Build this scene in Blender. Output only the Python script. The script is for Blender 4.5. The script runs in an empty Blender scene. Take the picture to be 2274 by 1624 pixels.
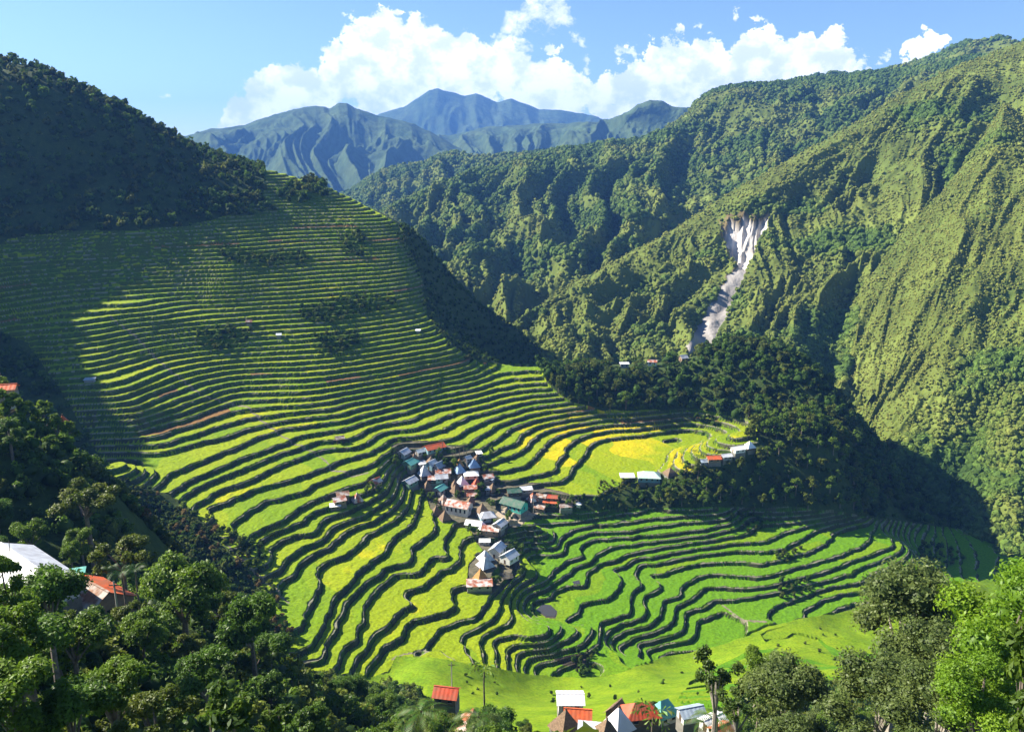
import bpy, math, random
import numpy as np
from mathutils import Vector, Matrix

# ------------------------------------------------------------------ camera, sky, sun
SC = bpy.context.scene
COL = SC.collection
W0, H0, FPX = 2273.0, 1624.0, 1784.0          # photo frame used for every measured point
PITCH = math.radians(14.5)
SP, CP = math.sin(PITCH), math.cos(PITCH)
cam_d = bpy.data.cameras.new("camera")
cam = bpy.data.objects.new("camera", cam_d); COL.objects.link(cam)
cam_d.sensor_width = 36.0
cam_d.lens = 36.0 * FPX / W0
cam_d.clip_start = 1.0; cam_d.clip_end = 60000.0
cam.location = (0, 0, 0)
cam.rotation_euler = (math.radians(90) - PITCH, 0, 0)
SC.camera = cam

SUN_EL = math.radians(36.0)
SUN_AZ = (-0.945, 0.33)                        # horizontal direction towards the sun
_l = math.hypot(*SUN_AZ); SUN_AZ = (SUN_AZ[0]/_l, SUN_AZ[1]/_l)
SUNV = Vector((SUN_AZ[0]*math.cos(SUN_EL), SUN_AZ[1]*math.cos(SUN_EL), math.sin(SUN_EL)))
sd = bpy.data.lights.new("sun", 'SUN'); sd.energy = 5.0; sd.angle = math.radians(0.5); sd.color = (1.0, 0.93, 0.80)
so = bpy.data.objects.new("sun", sd); COL.objects.link(so)
so.rotation_euler = SUNV.to_track_quat('Z', 'Y').to_euler()

world = bpy.data.worlds.new("World"); SC.world = world; world.use_nodes = True
wn = world.node_tree; bg = wn.nodes["Background"]
sky = wn.nodes.new("ShaderNodeTexSky"); sky.sky_type = 'NISHITA'; sky.sun_disc = False
sky.sun_elevation = SUN_EL
sky.sun_rotation = math.atan2(SUN_AZ[0], SUN_AZ[1])
sky.altitude = 1100; sky.air_density = 1.0; sky.dust_density = 0.3; sky.ozone_density = 4.0
bg.inputs[1].default_value = 0.058
def _ray0(u, v):
    X = (u-1136.5)/1784.0; V = (v-812.0)/1784.0; p = math.radians(14.5)
    d = Vector((X, math.cos(p)-V*math.sin(p), -math.sin(p)-V*math.cos(p))); return d.normalized()
# cumulus: soft union of puffs given by direction, edges broken up by fractal noise
PUFFS = [(545,255,34),(585,215,42),(640,195,48),(700,215,60),(745,112,34),(770,150,62),(820,100,62),(868,62,40),(905,85,50),(925,135,85),(860,190,85),(1000,125,62),(1045,92,34),(1060,150,70),(1120,150,52),(1165,185,62),(1215,150,34),(1245,190,52),(1280,205,36),(1180,235,70),(1000,200,90),(540,280,26),(600,262,50),
 (1345,235,42),(1375,195,36),(1330,262,34),(1440,150,46),(1448,112,26),(1490,140,52),(1540,135,46),(1560,190,70),(1600,150,48),(1640,150,52),(1665,108,26),(1697,88,30),(1725,128,44),(1780,140,48),(1820,160,40),(1860,118,30),(1885,145,38),(1915,158,26),(1430,215,60),(1700,185,60),(1500,215,60),
 (2035,112,22),(2065,98,24),(2020,125,14),(2085,100,14)]
WISPS = [(1150,55,34),(1190,28,40),(1235,38,34),(1130,98,26),(1160,104,20),(1277,98,18),(1305,150,14),(1640,42,12),(372,210,14),(1390,120,12),(1958,125,9)]
N = wn.nodes; Lk = wn.links
def nd(t, **k):
    n = N.new(t)
    for a, b in k.items(): setattr(n, a, b)
    return n
def mth(op, a, b=None, c=None, clamp=False):
    n = nd("ShaderNodeMath", operation=op); n.use_clamp = clamp
    for i, x in enumerate((a, b, c)):
        if x is None: continue
        if isinstance(x, (int, float)): n.inputs[i].default_value = x
        else: Lk.new(x, n.inputs[i])
    return n.outputs[0]
tc = nd("ShaderNodeTexCoord"); dirn = tc.outputs["Generated"]
def noise(scale, detail, rough=.55, off=0.0):
    m = nd("ShaderNodeMapping"); m.inputs["Location"].default_value = (off, off*.7, off*.3); m.inputs["Scale"].default_value = (1, 1, 1.25); Lk.new(dirn, m.inputs["Vector"])
    n = nd("ShaderNodeTexNoise"); n.inputs["Scale"].default_value = scale; n.inputs["Detail"].default_value = detail; n.inputs["Roughness"].default_value = rough
    Lk.new(m.outputs[0], n.inputs["Vector"]); return n
wa = noise(26, 8, .62); wv = nd("ShaderNodeVectorMath", operation='SUBTRACT'); Lk.new(wa.outputs["Color"], wv.inputs[0]); wv.inputs[1].default_value = (.5, .5, .5)
ws = nd("ShaderNodeVectorMath", operation='SCALE'); Lk.new(wv.outputs[0], ws.inputs[0]); ws.inputs["Scale"].default_value = .085
wd = nd("ShaderNodeVectorMath", operation='ADD'); Lk.new(dirn, wd.inputs[0]); Lk.new(ws.outputs[0], wd.inputs[1])
wnm = nd("ShaderNodeVectorMath", operation='NORMALIZE'); Lk.new(wd.outputs[0], wnm.inputs[0])
def puffield(lst, vec, dv=0.0):
    acc = None
    for u, v, r in lst:
        d = _ray0(u, v+dv); n = nd("ShaderNodeVectorMath", operation='DOT_PRODUCT'); Lk.new(vec, n.inputs[0]); n.inputs[1].default_value = d[:]
        rr = r/1784.0; cr = 1-rr*rr/2
        f = mth('MULTIPLY_ADD', n.outputs["Value"], 1/(1-cr), -cr/(1-cr))      # 1 centre, 0 edge
        acc = f if acc is None else mth('MAXIMUM', acc, f)
    return acc
fld = puffield(PUFFS, wnm.outputs[0]); wsp = puffield(WISPS, wnm.outputs[0])
fine = noise(150, 5, .6, 3.1)
dens = mth('MULTIPLY_ADD', fine.outputs["Fac"], .5, mth('ADD', fld, -.30))
den = nd("ShaderNodeMapRange", interpolation_type='SMOOTHSTEP'); den.inputs["From Min"].default_value = -.10; den.inputs["From Max"].default_value = .22; Lk.new(dens, den.inputs["Value"])
dw = mth('MULTIPLY_ADD', fine.outputs["Fac"], 1.6, mth('ADD', wsp, -1.15))
denw = nd("ShaderNodeMapRange", interpolation_type='SMOOTHSTEP'); denw.inputs["From Min"].default_value = -.4; denw.inputs["From Max"].default_value = .9; denw.inputs["To Max"].default_value = .85; Lk.new(dw, denw.inputs["Value"])
alpha = mth('MAXIMUM', den.outputs[0], denw.outputs[0])
sh1 = noise(30, 7, .58, 1.7); shr = nd("ShaderNodeMapRange", interpolation_type='SMOOTHSTEP'); shr.inputs["From Min"].default_value = .40; shr.inputs["From Max"].default_value = .60
shr.inputs["To Min"].default_value = .22; Lk.new(sh1.outputs["Fac"], shr.inputs["Value"])
ccol = nd("ShaderNodeMix", data_type='RGBA'); Lk.new(shr.outputs[0], ccol.inputs["Factor"])
ccol.inputs["A"].default_value = (5.8, 6.5, 7.7, 1); ccol.inputs["B"].default_value = (10.2, 10.2, 10.4, 1)  # shaded and sunlit cloud tones, painted in by noise
skm = nd("ShaderNodeMix", data_type='RGBA'); Lk.new(alpha, skm.inputs["Factor"]); Lk.new(sky.outputs[0], skm.inputs["A"]); Lk.new(ccol.outputs["Result"], skm.inputs["B"])
Lk.new(skm.outputs["Result"], bg.inputs[0])
world.cycles.sampling_method = 'MANUAL'; world.cycles.sample_map_resolution = 512
SC.view_settings.view_transform = 'Standard'; SC.view_settings.look = 'None'
SC.view_settings.exposure = 1.55; SC.view_settings.gamma = 1.0
SC.cycles.max_bounces = 5; SC.cycles.diffuse_bounces = 2; SC.cycles.volume_bounces = 0
SC.cycles.transparent_max_bounces = 8; SC.cycles.caustics_reflective = False; SC.cycles.caustics_refractive = False

RNG = np.random.default_rng(7)
random.seed(7)

# ------------------------------------------------------------------ picture <-> world
CU, CV = W0/2, H0/2
def ray(u, v):
    X = (np.asarray(u, float)-CU)/FPX; V = (np.asarray(v, float)-CV)/FPX
    dx, dy, dz = X, CP - V*SP, -SP - V*CP
    rh = np.hypot(dx, dy)
    return dx/rh, dy/rh, dz/rh                  # unit horizontal, slope
def proj(x, y, z):
    d = y*CP - z*SP; h = y*SP + z*CP
    d = np.maximum(d, 1e-3)
    return CU + FPX*x/d, CV - FPX*h/d

# ------------------------------------------------------------------ noise
def _hash(i, j, s):
    h = (i.astype(np.int64)*374761393 + j.astype(np.int64)*668265263 + s*1442695041) & 0x7fffffff
    h = ((h ^ (h >> 13))*1274126177) & 0x7fffffff
    return ((h ^ (h >> 16)) & 0xffffff)/float(0xffffff)
def vnoise(x, y, s=0):
    i = np.floor(x); j = np.floor(y); fx = x-i; fy = y-j
    fx = fx*fx*fx*(fx*(fx*6-15)+10); fy = fy*fy*fy*(fy*(fy*6-15)+10)
    a = _hash(i, j, s); b = _hash(i+1, j, s); c = _hash(i, j+1, s); d = _hash(i+1, j+1, s)
    return (a+(b-a)*fx+(c-a)*fy+(a-b-c+d)*fx*fy)*2-1
def fbm(x, y, s=0, o=4, g=.5):
    t = 0; a = 1; n = 0
    for k in range(o):
        t = t + a*vnoise(x*2**k+k*17.3, y*2**k-k*9.1, s+k); n += a; a *= g
    return t/n
def ridged(x, y, s=0, o=4):
    t = 0; a = 1; n = 0
    for k in range(o):
        t = t + a*(1-2*np.abs(vnoise(x*2**k+k*11.7, y*2**k+k*5.3, s+k))); n += a; a *= .5
    return t/n
def sm(a, b, x):
    t = np.clip((x-a)/(b-a), 0, 1); return t*t*(3-2*t)
def inpoly(u, v, poly):
    u = np.asarray(u); v = np.asarray(v); r = np.zeros(u.shape, bool); n = len(poly)
    for i in range(n):
        x1, y1 = poly[i]; x2, y2 = poly[(i+1) % n]
        if y1 == y2: continue
        c = ((y1 > v) != (y2 > v)) & (u < (x2-x1)*(v-y1)/(y2-y1)+x1)
        r ^= c
    return r

# ------------------------------------------------------------------ mesh helpers
def new_mesh(name, V, F, mats=(), fcol=None, fmat=None, smooth=False, parent=None):
    """V (n,3), F (m,3|4) arrays -> linked object"""
    V = np.ascontiguousarray(V, np.float32); F = np.ascontiguousarray(F, np.int32)
    me = bpy.data.meshes.new(name); k = F.shape[1]; m = len(F)
    me.vertices.add(len(V)); me.vertices.foreach_set("co", V.ravel())
    me.loops.add(m*k); me.loops.foreach_set("vertex_index", F.ravel())
    me.polygons.add(m); me.polygons.foreach_set("loop_start", np.arange(0, m*k, k, dtype=np.int32))
    me.polygons.foreach_set("loop_total", np.full(m, k, np.int32))
    for q in mats: me.materials.append(q)
    if fmat is not None: me.polygons.foreach_set("material_index", np.ascontiguousarray(fmat, np.int32))
    me.polygons.foreach_set("use_smooth", np.full(m, smooth, bool))
    me.update(calc_edges=True)
    if fcol is not None:
        at = me.attributes.new("tint", 'FLOAT_COLOR', 'FACE' if len(fcol) == m else 'POINT')
        c = np.ones((len(fcol), 4), np.float32); c[:, :3] = fcol
        at.data.foreach_set("color", c.ravel())
    ob = bpy.data.objects.new(name, me); COL.objects.link(ob)
    if parent is not None: ob.parent = parent
    return ob
def gridfaces(nr, nc):
    i = np.arange(nr-1)[:, None]*nc + np.arange(nc-1)[None, :]
    i = i.ravel()
    return np.stack([i, i+1, i+nc+1, i+nc], 1)
def tag(o, label=None, cat=None, group=None, kind=None):
    if label: o["label"] = label
    if cat: o["category"] = cat
    if group: o["group"] = group
    if kind: o["kind"] = kind
    return o
def empty(name, loc, rz=0.0, label=None, cat=None, group=None):
    o = bpy.data.objects.new(name, None); COL.objects.link(o); o.location = loc; o.rotation_euler = (0, 0, rz)
    o.empty_display_size = .3
    return tag(o, label, cat, group)

# ------------------------------------------------------------------ materials
def mat(name, color=(.2, .2, .2), rough=.8, tint=False, var=0.0, scale=1.0, bump=0.0, bscale=None, spec=.3, trans=0.0,
        metal=0.0, var2=None, scale2=.2):
    m = bpy.data.materials.new(name); m.use_nodes = True
    nt = m.node_tree; N = nt.nodes; L = nt.links
    b = N["Principled BSDF"]; out = N["Material Output"]
    b.inputs["Roughness"].default_value = rough; b.inputs["Specular IOR Level"].default_value = spec
    b.inputs["Metallic"].default_value = metal
    if tint:
        a = N.new("ShaderNodeAttribute"); a.attribute_name = "tint"; csock = a.outputs["Color"]
    else:
        c = N.new("ShaderNodeRGB"); c.outputs[0].default_value = (*color, 1); csock = c.outputs[0]
    geo = N.new("ShaderNodeNewGeometry")
    if var > 0:
        n = N.new("ShaderNodeTexNoise"); n.inputs["Scale"].default_value = scale; n.inputs["Detail"].default_value = 5
        L.new(geo.outputs["Position"], n.inputs["Vector"])
        mr = N.new("ShaderNodeMapRange"); mr.inputs["From Min"].default_value = .3; mr.inputs["From Max"].default_value = .7
        mr.inputs["To Min"].default_value = 1-var; mr.inputs["To Max"].default_value = 1+var
        L.new(n.outputs["Fac"], mr.inputs["Value"])
        mx = N.new("ShaderNodeVectorMath"); mx.operation = 'SCALE'
        L.new(csock, mx.inputs[0]); L.new(mr.outputs[0], mx.inputs["Scale"]); csock = mx.outputs[0]
    if var2:
        n = N.new("ShaderNodeTexNoise"); n.inputs["Scale"].default_value = scale2; n.inputs["Detail"].default_value = 4
        L.new(geo.outputs["Position"], n.inputs["Vector"])
        mr = N.new("ShaderNodeMapRange"); mr.inputs["From Min"].default_value = .42; mr.inputs["From Max"].default_value = .62
        L.new(n.outputs["Fac"], mr.inputs["Value"])
        mx = N.new("ShaderNodeMix"); mx.data_type = 'RGBA'
        L.new(mr.outputs[0], mx.inputs["Factor"]); L.new(csock, mx.inputs["A"]); mx.inputs["B"].default_value = (*var2, 1)
        csock = mx.outputs["Result"]
    L.new(csock, b.inputs["Base Color"])
    if bump > 0:
        n = N.new("ShaderNodeTexNoise"); n.inputs["Scale"].default_value = bscale or scale; n.inputs["Detail"].default_value = 6
        L.new(geo.outputs["Position"], n.inputs["Vector"])
        bp = N.new("ShaderNodeBump"); bp.inputs["Strength"].default_value = 1.0; bp.inputs["Distance"].default_value = bump
        L.new(n.outputs["Fac"], bp.inputs["Height"]); L.new(bp.outputs[0], b.inputs["Normal"])
    if trans > 0:
        t = N.new("ShaderNodeBsdfTranslucent"); L.new(csock, t.inputs["Color"])
        ms = N.new("ShaderNodeMixShader"); ms.inputs[0].default_value = trans
        L.new(b.outputs[0], ms.inputs[1]); L.new(t.outputs[0], ms.inputs[2]); L.new(ms.outputs[0], out.inputs["Surface"])
    return m

M_TERR = mat("terrace ground", rough=.9, tint=True, var=.26, scale=1.1, bump=.12, bscale=2.5, spec=.15)
M_WOOD = mat("wooded mountain", rough=1, tint=True, var=.3, scale=.02, bump=6, bscale=.05, spec=.05)
M_CANOPY = mat("canopy", rough=.9, tint=True, var=.35, scale=.35, bump=.8, bscale=.8, spec=.12)

#@@TERRAIN
# ------------------------------------------------------------------ bowl terrain: measured points
def Zn(n):
    n = np.asarray(n, float); return np.where(n >= 0, -172+2.2*n, -172+1.75*n)
def Ninv(z):
    z = np.asarray(z, float); return np.where(z >= -172, (z+172)/2.2, (z+172)/1.75)
PT = []                                          # (theta, ln r, slope t)
def add_uv(u, v, r):
    dx, dy, t = ray(u, v); PT.append((math.atan2(dx, dy), math.log(r), float(t)))
def resample(pts, step=28.0):
    out = [pts[0]]
    for a, b in zip(pts[:-1], pts[1:]):
        k = max(1, int(round(math.hypot(b[0]-a[0], b[1]-a[1])/step)))
        for q in range(1, k+1): out.append(tuple(a[i]+(b[i]-a[i])*q/k for i in range(len(a))))
    return out
def NC(n, pts, ox=0.0, oy=0.0, s=1.0):
    z = float(Zn(n)); pp = [(ox+p[0]*s, oy+p[1]*s) for p in pts]
    for u, v in resample(pp):
        t = float(ray(u, v)[2]); add_uv(u, v, z/t)
def ZP(z, pts):
    for u, v in pts:
        t = float(ray(u, v)[2]); add_uv(u, v, z/t)
def RP(pts):
    for u, v, r in pts: add_uv(u, v, r)
def WP(pts):
    for x, y, z in pts:
        r = math.hypot(x, y); PT.append((math.atan2(x, y), math.log(r), z/r))
K = .244
C1 = dict(ox=111.0, oy=555.0, s=K); C2 = dict(ox=610.5, oy=721.5, s=K); C3 = dict(ox=333.0, oy=888.0, s=K)
C4 = dict(ox=499.5, oy=1138.0, s=K); C5 = dict(ox=1054.5, oy=1082.0, s=K); C6 = dict(ox=1054.5, oy=832.5, s=K)
C7 = dict(ox=1609.5, oy=1110.0, s=.3164)
NC(0, [(1740,1280),(1990,1230),(1930,1120),(1980,1040),(2270,960)], **C4)
NC(1, [(1530,1170),(1640,1100),(1630,1040),(1720,980),(1880,950),(2020,920),(2090,780),(2170,640),(2240,500),(2270,380)], **C4)
NC(2, [(1310,1180),(1370,1090),(1450,1060),(1600,900),(1700,860),(1720,740),(1860,600)], **C4)
NC(3, [(1210,1150),(1240,1030),(1310,1020),(1280,930),(1290,820),(1400,700),(1530,550),(1760,560),(1890,380),(2030,390),(1990,260)], **C4)
NC(4, [(870,1340),(900,1200),(1010,1000),(1080,860),(1150,760),(1300,630),(1440,560),(1450,510),(1540,490),(1620,480),(1700,380),(1720,290),(1850,190),(1910,130),(1900,40)], **C4)
NC(5, [(620,1290),(800,1180),(920,1000),(960,880),(1000,780),(1150,650),(1180,580),(1280,480),(1420,350),(1520,210),(1620,140),(1740,20)], **C4)
NC(6, [(500,1150),(680,1030),(770,850),(860,700),(840,600),(850,520),(960,420),(1140,340),(1260,260),(1290,190),(1330,180)], **C4)
NC(7, [(460,820),(540,610),(600,600),(640,560),(700,450),(800,380),(960,290),(1060,190),(1180,130),(1300,90),(1420,20),(1470,0)], **C4)
NC(8, [(470,540),(560,440),(700,330),(880,260),(940,160),(1080,90),(1250,20)], **C4)
NC(9, [(380,460),(400,340),(540,240),(700,190),(850,140),(880,70),(1040,0)], **C4)
NC(10, [(980,1430),(1000,1290),(1100,1220),(1400,1090),(1500,1010),(1640,970)], **C3)
NC(11, [(1000,1190),(1230,1100),(1250,1050),(1400,950),(1500,900),(1700,820),(1850,780),(1970,740)], **C3)
NC(12, [(740,1240),(720,1140),(840,1070),(1000,960),(1290,850),(1380,830),(1500,760),(1800,650),(2000,590),(2200,480)], **C3)
NC(13, [(530,990),(720,920),(1000,800),(1230,740),(1500,640),(1620,570)], **C3)
NC(13, [(490,1280),(700,1170),(850,1140),(980,1050),(1050,1080),(1200,1050),(1500,950),(1750,830)], **C2)
NC(14, [(410,1050),(420,940),(500,920),(640,830),(900,740),(1100,640),(1250,570),(1450,480),(1600,440)], **C3)
NC(14, [(1200,960),(1450,880),(1640,800)], **C2)
NC(15, [(260,930),(300,870),(500,760),(750,660),(1000,570),(1180,480),(1380,430)], **C3)
NC(15, [(700,1060),(820,960),(1000,900),(1200,870),(1400,790),(1500,760)], **C2)
NC(16, [(220,840),(400,720),(640,620),(820,540),(1000,480),(1280,390)], **C3)
NC(17, [(60,780),(150,690),(300,620),(600,500),(800,430),(1000,330),(1160,270),(1230,260)], **C3)
NC(19, [(560,760),(640,720)], **C2); NC(20, [(800,640),(1000,590)], **C2)
NC(18, [(150,470),(400,400),(700,330),(1000,230),(1090,220)], **C3)
NC(19, [(130,400),(450,300),(700,210),(900,160),(1060,150)], **C3)
NC(20, [(50,340),(400,220),(860,90)], **C3)
NC(21, [(0,250),(400,150),(740,20)], **C3)
NC(24, [(780,1500),(1000,1430),(1200,1350),(1380,1290)], **C1)
NC(26, [(660,1400),(900,1310),(1100,1230),(1240,1180),(1600,1110)], **C1)
NC(28, [(560,1300),(850,1200),(1120,1100),(1400,1040)], **C1)
NC(30.5, [(370,1120),(650,1050),(960,970),(1300,910)], **C1)
NC(33.8, [(360,950),(600,880),(830,820),(1300,760),(1900,720)], **C1)
NC(36, [(500,780),(700,730),(1000,690),(1400,620),(2000,590)], **C1)
NC(39, [(350,660),(700,600),(1100,570),(1550,520),(2100,480)], **C1)
NC(42, [(150,460),(500,440),(950,400),(1500,380),(2200,350)], **C1)
NC(9, [(70,740),(240,650),(380,630),(410,580),(500,500),(520,470),(700,420),(1000,390)], **C6)
NC(5, [(330,1020),(560,990),(780,940),(850,860),(960,770),(1060,640),(1070,590),(1210,500)], **C6)
NC(6, [(180,940),(330,970),(570,900),(640,900),(720,850),(860,720),(960,590)], **C6)
NC(7, [(20,900),(250,870),(450,820),(490,760),(600,680),(720,590),(740,530),(900,500)], **C6)
NC(8, [(100,800),(320,740),(440,670),(600,530),(620,500)], **C6)
NC(10, [(0,700),(120,650),(180,590),(350,480),(400,440),(560,370)], **C6)
NC(11, [(0,590),(130,500),(280,430),(400,390),(700,350)], **C6)
NC(12, [(0,470),(140,400),(500,330)], **C6)
NC(4.45, [(1080,860),(1140,720),(1190,610),(1400,560)], **C6)
NC(4.3, [(900,1080),(1100,1000),(1300,950),(1450,850),(1700,800)], **C6)
NC(5, [(1380,840),(1430,700),(1500,600),(1600,510),(1900,490)], **C6)
NC(6, [(1400,500),(1700,455),(1950,420)], **C6)
NC(8, [(1300,420),(1600,385),(1890,355)], **C6)
NC(9.4, [(1300,345),(1600,310),(1850,300)], **C6)
NC(6, [(2100,620),(2270,540)], **C6); NC(7.5, [(2200,560),(2450,495)], **C6)
NC(0, [(470,490),(460,400),(560,340),(850,320),(1250,250),(1500,220)], **C5)
NC(-1, [(770,540),(840,430),(930,380),(1350,330),(1600,290),(2270,240)], **C5)
NC(-2, [(640,660),(800,560),(830,500),(1080,400),(1430,410),(1600,350),(2000,310),(2270,290)], **C5)
NC(-3, [(860,700),(990,640),(1000,500),(1100,470),(1430,470),(1700,430),(2100,390)], **C5)
NC(-4, [(860,730),(1050,690),(1150,580),(1300,500),(1500,480)], **C5)
NC(-5, [(1010,750),(1300,660),(1450,600),(1700,540),(2270,460)], **C5)
NC(-6, [(1150,750),(1500,680),(1850,600),(2270,530)], **C5)
NC(-7, [(1500,720),(1900,640),(2270,590)], **C5)
NC(-3, [(500,910),(640,860),(680,800),(600,690)], **C5)
NC(-5, [(720,950),(830,900),(1020,900),(1030,780)], **C5)
NC(-5.5, [(900,980),(1120,950),(1100,850),(1200,780)], **C5)
NC(-6, [(1250,960),(1340,870),(1320,770)], **C5)
NC(-7, [(1410,1000),(1520,900),(1450,800)], **C5)
NC(-8, [(1540,1060),(1560,980),(1680,880),(1500,740)], **C5)
NC(-9, [(1850,1000),(1880,900),(2000,860)], **C5)
NC(-5, [(530,1030),(560,1180),(750,1210),(820,1130),(760,1050)], **C5)
NC(-6.4, [(850,1240),(1000,1150),(1150,1080)], **C5)
NC(-7, [(1110,1240),(1380,1180),(1410,1060)], **C5)
NC(-8.5, [(1340,1260),(1560,1230),(1640,1130)], **C5)
NC(-9.5, [(1260,1420),(1600,1290),(1780,1180),(1800,1050)], **C5)
NC(-10.5, [(1380,1500),(1720,1340),(1850,1250),(1890,1090),(2060,1040),(2130,960)], **C5)
NC(-11.5, [(1500,1450),(1920,1360),(1990,1180),(2250,1100)], **C5)
NC(-12.5, [(1620,1500),(2080,1400),(2090,1250),(2250,1160)], **C5)
NC(-2.5, [(250,1330),(450,1230),(640,1300),(500,1340)], **C5)
NC(-3.2, [(220,1560),(220,1380),(350,1360)], **C5)
NC(-4.5, [(350,1560),(370,1490),(640,1450),(840,1320),(830,1240)], **C5)
NC(-6, [(470,1590),(500,1530),(1000,1470),(1080,1260)], **C5)
NC(-7.6, [(700,1640),(900,1560),(1100,1500),(1250,1500)], **C5)
NC(-6, [(0,310),(300,290),(480,210),(850,110)], **C7)
NC(-8.5, [(0,480),(250,490),(450,440),(860,330),(1000,200),(1040,160)], **C7)
NC(-10, [(20,620),(300,610),(700,490),(1050,380),(1180,330)], **C7)
NC(-11, [(130,690),(500,610),(900,530),(1200,400),(1290,310)], **C7)
NC(-12, [(200,830),(400,730),(750,600),(1090,470),(1300,380)], **C7)
NC(-16, [(1300,220),(1330,350),(1360,440)], **C7)
NC(-18, [(1480,200),(1540,370)], **C7)
NC(-20, [(1620,240),(1700,450),(1640,520)], **C7)
NC(-22, [(1850,330),(1880,400),(1820,500)], **C7)
NC(-23, [(2000,330),(2080,460)], **C7)
# village ground
NC(9.5, [(900,1010),(960,1020),(1010,1020)]); NC(6.5, [(900,1060),(980,1060),(1060,1060)])
NC(4.4, [(960,1110),(1060,1105),(1130,1150),(1180,1150)]); NC(2.5, [(1060,1170),(1080,1180)]); NC(1, [(1110,1240),(1080,1290)])
ZP(-134, [(723,935)]); ZP(-124,[(850,850)]); ZP(-115, [(700,819)])
# saddle field and slopes round it
ZP(-130, [(1080,818),(1130,817),(1185,813)]); ZP(-135, [(1100,838),(1190,838)])
# spur crest beside the upper terraces, its far outline and shaded face
RP([(1010,770,494),(950,700,528),(935,620,558),(905,550,590),(885,505,612),(840,475,640),(790,450,662),(730,415,690),(650,390,730),(580,370,765)])
RP([(930,522,635),(962,562,650),(1003,622,660),(1060,680,660),(1130,712,665),(1190,762,665),(1212,802,655)])
RP([(1000,700,595),(1060,760,600),(1120,790,605),(1000,640,625),(960,590,610)])
WP([(0,562,-166),(20,600,-165),(40,560,-172),(75,600,-175)])
WP([(-60,750,-125),(-20,770,-180),(30,740,-205),(-120,810,-100),(-160,870,-95),(-230,910,-80)])
RP([(300,650,512),(500,600,525),(700,700,500),(700,620,538),(800,560,574),(850,700,508),(850,620,545),(650,500,604),(750,500,607),(700,420,655)])
# left hill with its wooded crest
RP([(300,510,566),(450,500,580),(120,540,562),(0,560,568),(0,700,500),(60,800,465),(0,900,430)])
RP([(0,172,672),(100,205,662),(190,262,655),(250,286,652),(300,300,660),(380,328,670),(450,345,685),(520,372,722),(200,420,608),(400,440,610),(50,400,622)])
WP([(-480,760,60),(-360,800,-10),(-230,830,-40)])
WP([(-385,565,55),(-435,552,64),(-470,480,58),(-520,380,75),(-560,300,90),(-680,420,130),(-750,200,110),(-520,150,0),(-520,620,90),(-750,700,100),(-400,230,-60),(-330,320,-85),(-395,420,38),(-400,350,20)])
# near left nose with houses, gully, camera-side hill
RP([(60,980,215),(150,1040,222),(0,980,195),(220,1110,225),(300,1290,165),(420,1370,160),(550,1450,160),(640,1560,165),(100,1270,138),(100,1405,105),(100,1560,80),(400,1400,125),(400,1515,95),(400,1650,75),(600,1480,130),(600,1600,95),(800,1600,125),(800,1700,92),(250,1335,140),(250,1475,105)])
ZP(-140, [(240,1075)]); ZP(-142, [(330,1170)]); ZP(-151, [(450,1260)]); ZP(-158, [(540,1340),(600,1440)]); ZP(-166, [(640,1500)])
ZP(-124, [(230,950),(260,1020)])
WP([(-85,110,-70),(-110,130,-77),(-120,80,-60),(-60,140,-92),(-60,180,-125),(-30,150,-122),(0,150,-124),(0,182,-142),(-60,100,-73),(0,100,-86),(0,60,-56),(0,30,-31),(0,12,-14),(-40,40,-44),(40,40,-46),(60,100,-94),(60,150,-128),(110,110,-104),(110,60,-84),(170,150,-140),(200,60,-110),(-150,200,-112),(-170,120,-70),(-200,40,-40),(-60,12,-45),(60,12,-45)])
ZP(-184, [(1300,1525)]); ZP(-178, [(1150,1535),(1420,1520)]); ZP(-150, [(1400,1570),(1250,1575),(1800,1565)]); ZP(-168, [(1000,1500),(930,1485)]); ZP(-172, [(860,1505)])
ZP(-192, [(1500,1485),(1700,1400),(1640,1360)]); ZP(-197, [(1850,1390),(1980,1330)]); ZP(-203, [(2120,1300)]); ZP(-175, [(1650,1480),(1850,1480)])
WP([(220,210,-165),(260,230,-185),(330,260,-200)])
# wooded knolls, gorge
RP([(1230,812,505),(1300,800,520),(1400,808,525),(1500,808,525),(1560,785,520),(1620,775,512),(1700,782,506),(1780,815,500),(1850,895,495)])
ZP(-151, [(1350,917),(1450,912)]); RP([(1300,835,560),(1500,840,570),(1620,805,560),(1700,800,560),(1780,835,560),(1850,930,550)]); ZP(-153, [(1540,905)]); ZP(-157, [(1650,935),(1750,950)])
WP([(80,590,-185),(160,600,-190),(240,590,-190),(260,470,-205),(290,480,-235)])
ZP(-149, [(1640,1000)]); ZP(-143, [(1750,955)]); ZP(-150, [(1850,1000)]); ZP(-157, [(1560,1040)]); ZP(-162, [(1470,1065)])
ZP(-176, [(1750,1128),(1650,1125)]); ZP(-173, [(1430,1125)]); ZP(-163, [(1330,1102),(1400,1090)])
ZP(-186, [(1930,1150)]); ZP(-196, [(2000,1160)]); ZP(-206, [(2080,1175)]); ZP(-213, [(2200,1198),(2280,1212)])
WP([(270,430,-215),(300,440,-240),(320,520,-245),(280,560,-235),(360,430,-245),(420,420,-245),(340,640,-240),(420,560,-235),(480,450,-235)])
WP([(600,500,-200),(500,700,-200),(300,800,-200),(100,800,-200),(0,900,-150),(-300,1000,-60),(-600,900,60),(400,250,-190),(500,150,-160),(300,100,-120)])

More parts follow.
